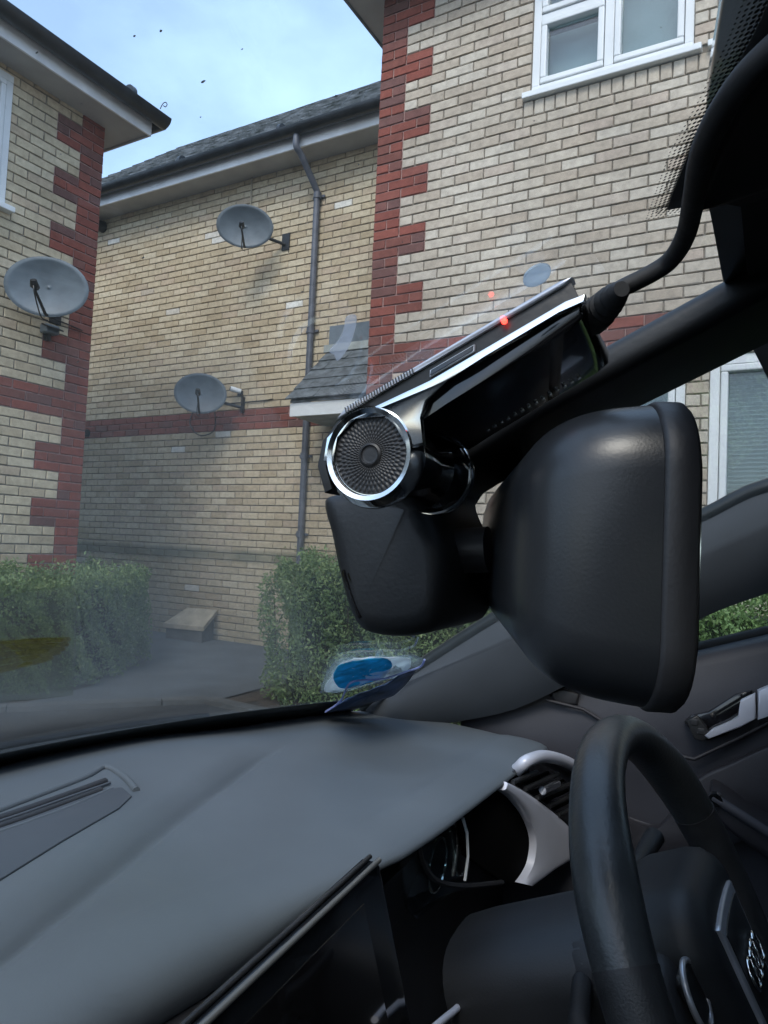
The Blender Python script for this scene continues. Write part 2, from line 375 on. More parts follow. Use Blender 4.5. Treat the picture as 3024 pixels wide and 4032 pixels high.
def wall(house, name, O, U, Nn, u0, u1, z0, z1, zband, nband, corner, buff, holes=(), hidden=None, soldiers=(), limit=300):
    """O: world origin of the face, U: unit vector along it, Nn: outward normal. corner: u of the quoined corner and its side sign."""
    rot = Matrix((U, -Nn, UP)).transposed()
    P, C, joint = .225, .075, .010
    cells = []
    c0 = math.floor((z0-zband)/C); c1 = math.ceil((z1-zband)/C)
    cu, cs = corner
    for c in range(c0, c1):
        za = zband+c*C; zb = za+C
        band = 0 <= c < nband
        blk = (c // 3) % 2 == 0 if nband == 3 else False       # wide quoin courses line up with the band
        ph = (c % 2)*P/2
        # walk away from the corner
        s = -P + (ph if ph else 0)
        n = int((u1-u0)/P)+4; pos = 0.0; first = True
        while pos < (u1-u0)+.3:
            ln = P
            if first and c % 2: ln = P/2
            first = False
            a, b = pos, pos+ln; pos = b
            wide = 2*P if blk else P
            seg = [(a, b, b <= wide+.001)]
            if a < wide-.001 < b-.002 and not band: seg = [(a, wide, True), (wide, b, False)]
            for (sa, sb, red) in seg:
                red = (red and cs != 0) or band
                ua, ub = (cu+sa*cs, cu+sb*cs) if cs else (u0+sa, u0+sb)
                if ua > ub: ua, ub = ub, ua
                cells.append([max(ua, u0), min(ub, u1), za, zb, red])
    out = []
    for ua, ub, za, zb, red in cells:
        if ub-ua < .02: continue
        segs = [(ua, ub, za, zb)]
        for hx0, hx1, hz0, hz1 in holes:
            ns = []
            for (a, b, c_, d) in segs:
                if b <= hx0 or a >= hx1 or d <= hz0 or c_ >= hz1: ns.append((a, b, c_, d)); continue
                if d-hz1 > .02: ns.append((a, b, hz1, d)) if c_ < hz1 else None
                if a < hx0: ns.append((a, hx0, c_, d))
                if b > hx1: ns.append((hx1, b, c_, d))
                if hz0-c_ > .02 and d > hz0: ns.append((max(a, hx0), min(b, hx1), c_, hz0))
            segs = ns
        for s in segs:
            if s[1]-s[0] > .018 and s[3]-s[2] > .018: out.append((*s, red))
    for (sx0, sx1, sz0, sz1) in soldiers:
        u = sx0
        while u < sx1-.01: out.append((u, min(u+C, sx1), sz0, sz1, False)); u += C
    # mortar bed, one quad per cell, with a solid wall behind
    V = []; Fq = []; mi = []
    for (a, b, c_, d, red) in out:
        i = len(V)
        for (uu, zz) in ((a, c_), (b, c_), (b, d), (a, d)): V.append(O+U*uu+UP*zz-Nn*.009)
        Fq.append((i, i+1, i+2, i+3)); mi.append(1 if red else 0)
    wl = mesh(name, V, Fq, None, house, False, mats=[M['mortar'], M['mortar_pink']], mi=mi)
    sc = []
    for k, (a, b, c_, d, red) in enumerate(out):
        p = O+U*((a+b)/2)+UP*((c_+d)/2); q = proj(p); v = 0
        if q and -10 < q[0] < 1670 and -10 < q[1] < 2220 and not (hidden and hidden(q[0], q[1])): v = (b-a)*(d-c_)/q[2]**2
        sc.append((v, k))
    sc.sort(reverse=True); top = {k for v, k in sc[:limit] if v > 0}
    rest = []
    for k, (a, b, c_, d, red) in enumerate(out):
        l, h = b-a-joint, d-c_-joint; mm = M['red'] if red else buff
        p = O+U*((a+b)/2)+UP*((c_+d)/2)
        jit = Vector((0, 0, 0)) + Nn*random.uniform(-.0015, .0015)
        if k in top:
            o = bpy.data.objects.new('brick', brick_mesh(l, h, mm, k % 4)); COL.objects.link(o)
            o.rotation_euler = rot.to_euler(); o.location = p-Nn*.008+jit; adopt(o, wl)
        else: rest.append((p-Nn*.008+jit, l, h, red))
    # remaining bricks, real geometry in one joined part
    n = len(rest)
    if n:
        V = np.zeros((n, 12, 3)); U_, N_, Z_ = np.array(U), np.array(Nn), np.array((0, 0, 1.))
        for i, (p, l, h, red) in enumerate(rest):
            p = np.array(p); b = .004; j = 0
            for (su, sz) in ((-1, -1), (1, -1), (1, 1), (-1, 1)):
                V[i, j] = p+U_*su*l/2+Z_*sz*h/2-N_*.01
                V[i, j+4] = p+U_*su*l/2+Z_*sz*h/2+N_*(.01-b)
                V[i, j+8] = p+U_*su*(l/2-b)+Z_*sz*(h/2-b)+N_*.01
                j += 1
            V[i] += rng.normal(0, .0009, (12, 3))
        base = [(8, 9, 10, 11)]+[(a+q, a+(q+1) % 4, a+4+(q+1) % 4, a+4+q) for a in (0, 4) for q in range(4)]
        Fq = [tuple(x+12*i for x in f) for i in range(n) for f in base]
        me = bpy.data.meshes.new('bricks'); me.from_pydata(V.reshape(-1, 3).tolist(), [], Fq)
        me.materials.append(buff); me.materials.append(M['red'])
        me.polygons.foreach_set('material_index', np.repeat([1 if r[3] else 0 for r in rest], 9).tolist())
        at = me.attributes.new('rnd', 'FLOAT', 'FACE'); at.data.foreach_set('value', np.repeat(rng.random(n), 9))
        bm = bmesh.new(); bm.from_mesh(me); bmesh.ops.recalc_face_normals(bm, faces=bm.faces); bm.to_mesh(me); bm.free()
        o = bpy.data.objects.new('bricks', me); COL.objects.link(o); tag(o, kind='stuff'); adopt(o, wl)
    return wl
X, Y = Vector((1, 0, 0)), Vector((0, 1, 0))
# vertical positions are measured from the eye in the survey, so lift them by CZ
zz = lambda v: v+CZ
LX, CY, RY, RX = -5.25, 5.95, 4.62, -2.86
# ---- left house (its street face looks along +x)
HL = thing('brick_house', (-7.5, 1.0, 0), 'house on the left with buff brick, red corner quoins and overhanging hipped eaves', 'house')
LYc = 3.98
wall(HL, 'wall', Vector((LX, 0, 0)), Y, X, 1.2, LYc, 0, zz(3.53), zz(.95), 3, (LYc, -1), M['buff'], holes=[(1.9, 3.13, zz(2.46), zz(3.47))])
def block(house, x0, x1, y0, y1, z1, m='mortar'): return box('wall_core', x0, x1, y0, y1, -.01, z1, M[m], house)
block(HL, -9.5, LX-.012, -3.0, LYc-.012, zz(3.53))
wall(HL, 'wall', Vector((0, LYc, 0)), X, Y, -6.6, LX, 0, zz(3.53), zz(.95), 3, (LX, -1), M['buff'], limit=0)
def upvc_window(house, O, U, Nn, u0, u1, z0, z1, mull, bars=(), blind=False, sill=True):
    """frame, mullion, casements, panes; O + U*u + UP*z, set back from the face"""
    fr = thing_part = None
    def bx(nm, a, b, c, d, n0, n1, mt, par, bv=.004):
        cc = O+U*((a+b)/2)+UP*((c+d)/2)+Nn*((n0+n1)/2)
        o = mesh(nm, boxv(cc, U*((b-a)/2), Nn*((n1-n0)/2), UP*((d-c)/2)), BF, mt, par, False)
        if bv: bevel(o, bv, 2)
        return o
    w_ = bx('window', u0, u1, z0, z0+.055, -.075, .0-.012, M['upvc'], house)      # bottom rail carries the rest
    bx('frame', u0, u1, z1-.055, z1, -.075, -.012, M['upvc'], w_)
    bx('frame', u0, u0+.055, z0+.055, z1-.055, -.075, -.014, M['upvc'], w_); bx('frame', u1-.055, u1, z0+.055, z1-.055, -.075, -.014, M['upvc'], w_)
    edges = [u0+.055]+[m for m in mull]+[u1-.055]
    for m in mull: bx('mullion', m-.03, m+.03, z0+.055, z1-.055, -.075, -.014, M['upvc'], w_)
    for i in range(len(edges)-1):
        a = edges[i]+(.03 if i else 0); b = edges[i+1]-(.03 if i < len(edges)-2 else 0)
        zs = [z0+.055]+[q for (k, q) in bars if k == i]+[z1-.055]
        for q in zs[1:-1]: bx('transom', a, b, q-.022, q+.022, -.07, -.016, M['upvc'], w_)
        for j in range(len(zs)-1):
            c = zs[j]+(.022 if j else 0); d = zs[j+1]-(.022 if j < len(zs)-2 else 0); s = .045
            for (p, q, r, t) in ((a+.004, b-.004, c+.004, c+s), (a+.004, b-.004, d-s, d-.004), (a+.004, a+s, c+s, d-s), (b-s, b-.004, c+s, d-s)):
                bx('sash', p, q, r, t, -.065, -.002, M['upvc'], w_, .008)
            bx('pane', a+s-.01, b-s+.01, c+s-.01, d-s+.01, -.052, -.045, M['winglass'], w_, 0)
            if blind:
                zq = c+s
                while zq < d-s:
                    cc = O+U*((a+b)/2)+UP*zq-Nn*.11
                    mesh('blind_slat', boxv(cc, U*((b-a)/2-s), (Nn*.9+UP*.5).normalized()*.014, (UP*.9-Nn*.5).normalized()*.0008), BF, M['slat'], w_, False); zq += .026
            bx('curtain', a, b, c, d, -.20, -.19, M['curtain'], w_, 0)
    for a_, b_, c_, d_ in ((u0, u0+.003, z0, z1), (u1-.003, u1, z0, z1), (u0, u1, z1-.003, z1)): bx('reveal', a_, b_, c_, d_, -.24, -.0762, M['mortar'], w_, 0)
    if sill: 
        s_ = bx('sill', u0-.05, u1+.05, z0-.045, z0-.002, -.07, .045, M['upvc'], w_, .006)
    return w_
# core behind window holes must be open: windows sit in front of the core, curtain just before it
upvc_window(HL, Vector((LX+.03, 0, 0)), Y, X, 1.9, 3.13, zz(2.46), zz(3.47), [2.5])
def box_soffit(house, pts_outer, pts_wall, z, th=.02, nm='soffit', m='soffit'):
    n = len(pts_outer); V = [(x, y, z) for x, y in pts_outer+pts_wall[::-1]]; V += [(x, y, z+th) for x, y in pts_outer+pts_wall[::-1]]
    k = 2*n; Fq = [tuple(range(k)), tuple(range(k, 2*k))]+[(i, (i+1) % k, k+(i+1) % k, k+i) for i in range(k)]
    return mesh(nm, V, Fq, M[m], house, False)
zs = zz(3.53); ex, ey = -4.955, 4.225
box('soffit', -9.9, ex-.02, -3.3, ey-.02, zs, zs+.018, M['soffit'], HL)
box('fascia', ex-.02, ex, -3.3, ey, zs-.012, zs+.15, M['fascia'], HL, .003)
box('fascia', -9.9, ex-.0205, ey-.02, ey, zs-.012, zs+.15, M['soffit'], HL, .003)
def gutter(house, a, b, r=.055):
    a, b = Vector(a), Vector(b); d = (b-a).normalized(); s = Vector((-d.y, d.x, 0)); rings = []
    for p in (a, b):
        o_ = [p+s*(r*math.cos(R_(t)))+UP*(r*math.sin(R_(t))) for t in range(180, 361, 15)]
        i_ = [p+s*((r-.006)*math.cos(R_(t)))+UP*((r-.006)*math.sin(R_(t))) for t in range(360, 179, -15)]
        rings.append(o_+i_)
    g = loft('gutter', rings, M['gutter'], house); L = (b-a).length; k = .4
    while k < L:
        pr = tube_rings([a+d*(k-.02), a+d*(k+.02)], r+.002, 16); loft('gutter_bracket', pr, M['gutter'], g); k += 1.4
    return g
gutter(HL, (ex+.085, ey+.07, zs+.145), (ex+.085, -3.3, zs+.145), .078)
gutter(HL, (-9.9, ey+.065, zs+.135), (ex+.05, ey+.065, zs+.135), .06)
def tiled_plane(house, A, B, Cc, D, rows, cols, m, th=.014, name='roof_tile', stuff=True, trim=None):
    """A-B eaves, D-C ridge; overlapping tiles with thickness"""
    A, B, Cc, D = map(Vector, (A, B, Cc, D)); nrm = (B-A).cross(D-A).normalized()
    if nrm.z < 0: nrm = -nrm
    V = []; Fq = []; objs = []
    for r in range(rows):
        off = .5*(r % 2)
        for c in range(-1, cols+1):
            s0, s1 = max(0, (c+off)/cols+.0015), min(1, (c+1+off)/cols-.0015)
            if s1-s0 < .004: continue
            t0, t1 = r/rows-.012, (r+1)/rows+.02
            P = lambda s, t: (A+(B-A)*s)*(1-t)+(D+(Cc-D)*s)*t
            j = random.uniform(0, .004)
            v = [P(s0, t0)+nrm*(th+j), P(s1, t0)+nrm*(th+j+random.uniform(0, .003)), P(s1, t1)+nrm*.002, P(s0, t1)+nrm*.002]
            v += [q-nrm*th*.9 for q in v]
            f = [(0, 1, 2, 3), (7, 6, 5, 4), (0, 4, 5, 1), (1, 5, 6, 2), (2, 6, 7, 3), (3, 7, 4, 0)]
            if stuff: i = len(V); V += v; Fq += [tuple(q+i for q in g) for g in f]
            else: objs.append(mesh(name, v, f, m, house, False))
    if stuff: return tag(mesh(name+'s', V, Fq, m, house, False), kind='stuff')
    return objs
# hip roof of the left house
ez = zs+.155; rdg = zz(3.53)+2.3
mesh('roof', [(ex+.03, -3.3, ez-.03), (ex+.03, ey+.03, ez-.03), (-9.9, ey+.03, ez-.03), (-7.9, .9, rdg), (-7.9, -3.3, rdg), (-9.9, -3.3, ez)], [(0, 1, 3, 4), (1, 2, 3), (0, 4, 5), (2, 5, 4, 3)], M['oldslate'], HL, False)
tiled_plane(HL, (ex+.06, -3.3, ez), (ex+.06, ey+.06, ez), (-7.9, .9, rdg+.02), (-7.9, -3.3, rdg+.02), 16, 26, M['oldslate'])
# ---- rear house
HC = thing('brick_house', (-5.5, 6.5, 0), 'recessed rear house of buff brick with one plain red band, long gutter and two dishes', 'house')
hidC = lambda x, y: x > 800 or x < 150 or (x > 690 and y > 880) or y > 1380 or (x < 215 and y < 1200)
wall(HC, 'wall', Vector((0, CY, 0)), X, -Y, -8.9, RX+.3, 0, zz(4.05), zz(1.215), 3, (-8.9, 0), M['buffdamp'], hidden=hidC)
block(HC, -8.9, RX+.3, CY+.012, CY+4, zz(4.05))
fz = zz(4.045); fy = CY-.30
box('soffit', -9.2, RX-.004, fy+.02, CY+.1, fz, fz+.018, M['soffit'], HC)
box('fascia', -9.2, RX-.004, fy, fy+.02, fz-.01, fz+.15, M['fascia'], HC, .003)
gutter(HC, (-9.2, fy-.078, fz+.150), (RX-.004, fy-.078, fz+.150), .075)
mesh('roof', [(-9.2, fy, fz+.15), (RX-.004, fy, fz+.15), (RX-.004, fy+3, fz+2.72), (-9.2, fy+3, fz+2.72), (RX-.004, fy+6, fz+.15), (-9.2, fy+6, fz+.15)], [(0, 1, 2, 3), (3, 2, 4, 5), (0, 3, 5), (1, 4, 2)], M['oldslate'], HC, False)
tiled_plane(HC, (-9.2, fy-.05, fz+.17), (RX-.004, fy-.05, fz+.17), (RX-.004, fy+3, fz+2.76), (-9.2, fy+3, fz+2.76), 14, 24, M['oldslate'], .03)
# ---- right house
HR = thing('brick_house', (-.5, 7, 0), 'nearest house on the right with pale brick, stepped red corner bricks and white windows', 'house')
W1, W2 = (-1.63, -.585), (-.45, .60)
hU, hL = (zz(3.19), zz(4.22)), (zz(.05), zz(1.235))
hidR = lambda x, y: (x > 690 and y > 880 and not (x > 1480 and y < 1100)) or (x > 900 and y > 620+ (1250-x)*.62 and y < 1000 and x < 1480) or (x > 1560 and y > 60 and y < 740) or (x > 1240 and x < 1500 and y > 640 )
wall(HR, 'wall', Vector((0, RY, 0)), X, -Y, RX, 2.5, 0, zz(4.3), zz(1.31), 3, (RX, 1), M['buffgrey'],
     holes=[(W1[0], W1[1], hU[0], hU[1]), (W2[0], W2[1], hU[0], hU[1]), (W1[0], W1[1], *hL), (W2[0], W2[1], *hL), (W1[0]-.05, W2[1]+.05, hU[0]-.16, hU[0])], hidden=hidR,
     soldiers=[(W1[0]-.05, W2[1]+.05, hU[0]-.16, hU[0]-.047)])
wall(HR, 'wall', Vector((RX, RY+.001, 0)), Y, -X, 0.0, 1.33, 0, zz(4.3), zz(1.31), 3, (0.0, 1), M['buffgrey'], limit=0)
for a in ((RX+.012, W1[0]), (W1[1], W2[0]), (W2[1], 2.5)): box('wall_core', a[0], a[1], RY+.0115, RY+.26, 0, zz(4.3), M['mortar'], HR)
for a in (W1, W2):
    for z0, z1 in ((0, hL[0]), (hL[1], hU[0]), (hU[1], zz(4.3))): box('wall_core', a[0], a[1], RY+.0115, RY+.26, z0, z1, M['mortar'], HR)
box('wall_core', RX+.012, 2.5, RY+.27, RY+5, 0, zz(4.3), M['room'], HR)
for a in (W1, W2):
    m_ = (a[0]+a[1])/2
    upvc_window(HR, Vector((0, RY-.0, 0)), X, -Y, a[0], a[1], hU[0], hU[1], [m_], bars=[(0, zz(3.73))])
    upvc_window(HR, Vector((0, RY-.0, 0)), X, -Y, a[0], a[1], hL[0], hL[1], [m_], bars=[], blind=(a is W2))
box('soffit', RX-.26, 2.5, RY-.32, RY+.02, zz(4.3), zz(4.32), M['soffit'], HR)
box('soffit', RX-.26, RX+.02, RY+.02, RY+5, zz(4.3), zz(4.32), M['soffit'], HR)
box('fascia', RX-.28, RX-.26, RY-.34, RY+5, zz(4.29), zz(4.45), M['oldslate'], HR)
box('fascia', RX-.26, 2.5, RY-.34, RY-.32, zz(4.29), zz(4.45), M['fascia'], HR)
gutter(HR, (2.5, RY-.40, zz(4.45)), (RX-.28, RY-.40, zz(4.45)), .06)
mesh('roof', [(RX-.3, RY-.36, zz(4.45)), (2.5, RY-.36, zz(4.45)), (2.5, RY+2.6, zz(6.4)), (RX+2.4, RY+2.6, zz(6.4)), (RX-.3, RY+5, zz(4.45)), (2.5, RY+5, zz(4.45))], [(0, 1, 2, 3), (0, 3, 4), (3, 2, 5, 4), (0, 4, 5, 1)], M['oldslate'], HR, False)
# ---- porch canopy in the corner
PC = thing('porch_canopy', (-3.5, 5.6, zz(1.2)), 'small slate lean-to canopy with white fascia in the corner beside the downpipe', 'canopy')
px0, px1, pye, pze, pzt = -4.16, RX-.004, 5.30, zz(1.35), zz(1.96)
mesh('deck', [(px0+.03, pye+.03, pze-.03), (px1, pye+.03, pze-.03), (px1, CY-.012, pzt-.03), (px0+.03, CY-.012, pzt-.03), (px0+.03, pye+.03, pze-.01), (px1, pye+.03, pze-.01), (px1, CY-.012, pzt-.01), (px0+.03, CY-.012, pzt-.01)],
     [(0, 1, 2, 3), (4, 5, 6, 7), (0, 1, 5, 4), (1, 2, 6, 5), (2, 3, 7, 6), (3, 0, 4, 7)], M['oldslate'], PC, False)
tiled_plane(PC, (px0, pye, pze), (px1, pye, pze), (px1, CY-.015, pzt), (px0, CY-.015, pzt), 5, 4, M['slate'], .012, 'slate', stuff=False)
box('flashing', px0+.02, px1, CY-.02, CY-.011, pzt+.04, zz(2.23), M['dish'], PC)
box('flashing', px0-.02, px1, CY-.05, CY-.022, pzt-.005, pzt+.07, M['stone'], PC)
box('fascia', px0+.03, px1, pye+.03, pye+.055, pze-.16, pze-.035, M['upvc'], PC, .003)
box('soffit', px0+.03, px1, pye+.055, CY-.011, pze-.15, pze-.13, M['stone'], PC)
box('side_board', px0+.03, px0+.05, pye+.056, CY-.012, pze-.13, pze+.03, M['upvc'], PC)
box('bracket', px0+.33, px0+.39, CY-.30, CY-.012, pze-.42, pze-.155, M['stone'], PC, .006)
# ---- downpipe
DP = thing('downpipe', (-4.35, CY-.05, 0), 'grey rainwater downpipe with swan-neck on the rear house wall', 'downpipe')
gx = -4.38
tube('swan_neck', cat([(-4.42, fy-.065, fz+.11), (-4.42, fy-.065, fz-.03), (-4.40, fy+.0, fz-.10), (-4.37, CY-.12, fz-.30), (-4.36, CY-.055, fz-.38), (-4.36, CY-.05, fz-.46)], 6), .034, M['pipe'], DP, 14)
tube('pipe', [(-4.36, CY-.05, fz-.40), (-4.355, CY-.05, zz(1.98))], .034, M['pipe'], DP, 14)
tube('pipe', [(-4.355, CY-.05, zz(1.98)), (-4.345, CY-.05, .15)], .034, M['pipe'], DP, 14)
for z in (fz-.42, zz(2.2), zz(.9), zz(.1)):
    tube('collar', [(-4.356, CY-.05, z-.03), (-4.356, CY-.05, z+.03)], .042, M['pipe'], DP, 14)
    box('clip', -4.43, -4.28, CY-.03, CY-.012, z-.012, z+.012, M['pipe'], DP)
tube('shoe', [(-4.345, CY-.05, .16), (-4.345, CY-.08, .06)], .040, M['pipe'], DP, 12)
# ---- satellite dishes
def dish(name_label, C, wallp, wd, hd, yawoff, armside, group=None):
    C = Vector(C); root = thing('satellite_dish', C, name_label, 'satellite dish', 'satellite dishes on the brick walls')
    v = (Vector((0, 0, CZ))-C).normalized(); left = -Vector((rt.x, rt.y, 0)).normalized()
    n = (v + left*yawoff + UP*.10).normalized(); s = UP.cross(n).normalized(); u = n.cross(s)
    V = []; Fq = []; K, J = 40, 9
    for j in range(J+1):
        q = j/J
        for k in range(K):
            a = 2*math.pi*k/K; V.append(C+s*(math.cos(a)*q*wd/2)+u*(math.sin(a)*q*hd/2)+n*(.055*q*q-.05))
    for j in range(J):
        for k in range(K): a, b = j*K+k, j*K+(k+1) % K; Fq.append((a, b, b+K, a+K))
    bw = mesh('bowl', V, Fq, M['dish'], root); sm = bw.modifiers.new('thick', 'SOLIDIFY'); sm.thickness = .004
    rim = [C+s*(math.cos(2*math.pi*k/40)*wd/2)+u*(math.sin(2*math.pi*k/40)*hd/2)+n*.005 for k in range(41)]
    tube('rim', rim, .004, M['dish'], root, 6)
    foot = C-u*hd*.47+n*.0; lnb = C+n*.26+u*(-.02)
    tube('arm', [foot-n*.03, foot+n*.03, lnb-u*.03], [.013, .012, .010], M['blackp'], root, 8)
    lb = tube('lnb', [lnb+u*.035+n*.03, lnb+n*.01, lnb-n*.035-u*.01], [.022, .03, .024], M['blackp'], root, 12)
    tube('lnb_cable', cat([lnb+n*.03, lnb+n*.03-u*.07+s*.01, foot+n*.07-u*.02-s*.02, foot-n*.02-u*.04], 5), .005, M['blackp'], root, 6)
    wp = Vector(wallp); mid = C-n*.10
    tube('mount_pole', [mid, mid-n*.03-u*.02, wp+Vector((0, 0, -.03))], .018, M['blackp'], root, 8)
    d = (wp-C); pl = (wp-C).normalized()
    ax = Vector((0, 1, 0)) if abs(wp.x-LX) < .05 else Vector((1, 0, 0)); an = Vector((1, 0, 0)) if ax.y else Vector((0, -1, 0))
    mesh('wall_plate', boxv(wp+an*.008, ax*.05, an*.008, UP*.09), BF, M['blackp'], root, False)
    bt = mesh('back_bracket', boxv(mid, s*.05, n*.03, u*.06), BF, M['blackp'], root, False)
    return root
d0 = hit(101, 620, 0, LX+.36)
dish('large grey satellite dish on the left house beside its red quoins', d0, (LX, 3.62, d0.z-.05), .60, .43, .30, 1)
d1 = hit(529, 489, 1, CY-.42)
dish('upper grey satellite dish on the rear house wall under the gutter', d1, (d1.x+.22, CY, d1.z-.04), .58, .42, .12, 1)
d2 = hit(433, 850, 1, CY-.42)
dish('lower grey satellite dish just above the red band of the rear house', d2, (d2.x+.24, CY, d2.z-.06), .54, .42, .10, 1)
def cable(P, r, m, label, name='cable', n=6):
    o = tube(name, cat(P, n), r, M[m], None, 6); tag(o, label, 'cable'); return o
a_ = hit(545, 372, 1, CY-.02); b_ = hit(541, 452, 1, CY-.03)
cable([a_, (a_+b_)/2, b_-UP*.15], .008, 'slab', 'tan cable running from the soffit down behind the upper dish')
a_ = hit(455, 880, 1, CY-.02)
cable([hit(418, 888, 1, CY-.02), hit(410, 915, 1, CY-.02), hit(430, 940, 1, CY-.02), hit(462, 930, 1, CY-.02), hit(464, 890, 1, CY-.02)], .006, 'blackp', 'black cable looping below the lower dish over the red band')
cable([hit(60, 668, 0, LX+.02), hit(120, 690, 0, LX+.015), hit(178, 714, 0, LX+.015)], .006, 'blackp', 'black cable sagging from the left house dish across its quoins')
cable([hit(590, 862, 1, CY-.015), hit(560, 866, 1, CY-.015), hit(480, 873, 1, CY-.015), hit(462, 876, 1, CY-.02)], .006, 'blackp', 'black cable along the wall from the lower dish towards the canopy')
# small fittings
p = hit(108, 716, 0, LX+.05)
FL = thing('wall_lamp', p, 'small dark grey box lamp on the left house below its dish', 'lamp')
box('lamp_body', p.x-.05, p.x+.04, p.y-.06, p.y+.06, p.z-.02, p.z+.05, M['dish'], FL, .01); box('bracket', p.x-.05, p.x-.01, p.y-.02, p.y+.02, p.z-.07, p.z-.02, M['blackp'], FL)
mesh('visor', boxv((p.x+.03, p.y, p.z+.03), Vector((.05, 0, -.02)), Y*.065, UP*.006), BF, M['blackp'], FL, False)
p = hit(513, 845, 1, CY-.05)
SC = thing('security_camera', p, 'small white bullet camera on the rear house wall right of the lower dish', 'camera')
tube('camera_body', [(p.x-.05, p.y-.06, p.z+.02), (p.x+.02, p.y+.03, p.z)], .028, M['upvc'], SC, 14)
tube('camera_lens', [(p.x-.055, p.y-.066, p.z+.022), (p.x-.049, p.y-.058, p.z+.020)], .018, M['gloss'], SC, 12)
box('base_plate', p.x-.02, p.x+.05, CY-.03, CY-.012, p.z-.045, p.z+.01, M['blackp'], SC, .004)
p = hit(216, 487, 1, CY-.06)
v1 = tube('wall_vent', [(p.x, CY-.012, p.z), (p.x, CY-.12, p.z-.01)], [.075, .06], M['blackp'], None, 16); tag(v1, 'black round vent on the rear house high under the soffit by the left house', 'vent')
p = hit(182, 936, 1, CY-.06)
v2 = tube('overflow_pipe', [(p.x, CY-.012, p.z+.01), (p.x, CY-.10, p.z), (p.x+.01, CY-.12, p.z-.05)], [.05, .05, .045], M['blackp'], None, 14); tag(v2, 'stubby black outlet on the red band at the left end of the rear wall', 'outlet')
# twigs on the gutter
tube_p = [hit(346, 235, 0, ex+.05), hit(352, 224, 0, ex+.05), hit(358, 221, 0, ex+.05), hit(361, 226, 0, ex+.05), hit(357, 231, 0, ex+.05), hit(353, 228, 0, ex+.05)]
tag(tube('twig', cat(tube_p, 4), .004, M['leafstem'], None, 6), 'curled dead stem poking up at the gutter end of the left house', 'twig')
# slab against the rear wall
sp_ = [hit(352, 1346, 1, 5.62), hit(405, 1312, 1, 5.92), hit(470, 1317, 1, 5.92), hit(440, 1354, 1, 5.62)]
sl = mesh('stone_slab', sp_+[v-UP*.05 for v in sp_], [(0, 1, 2, 3), (4, 5, 6, 7), (0, 1, 5, 4), (1, 2, 6, 5), (2, 3, 7, 6), (3, 0, 4, 7)], M['slab'], None, False)
sb_ = [v+(sum(sp_, Vector())/4-v)*.12-UP*.052 for v in sp_]
ub = mesh('concrete_block', sb_+[Vector((v.x, v.y, .0)) for v in sb_], [(0, 1, 2, 3), (4, 5, 6, 7), (0, 1, 5, 4), (1, 2, 6, 5), (2, 3, 7, 6), (3, 0, 4, 7)], M['kerb'], None, False)
tag(ub, 'low grey block under the sandstone slab at the foot of the rear wall', 'block')
tag(sl, 'pale sandstone slab lying on a low block at the foot of the rear wall', 'slab')
bevel(sl, .006)
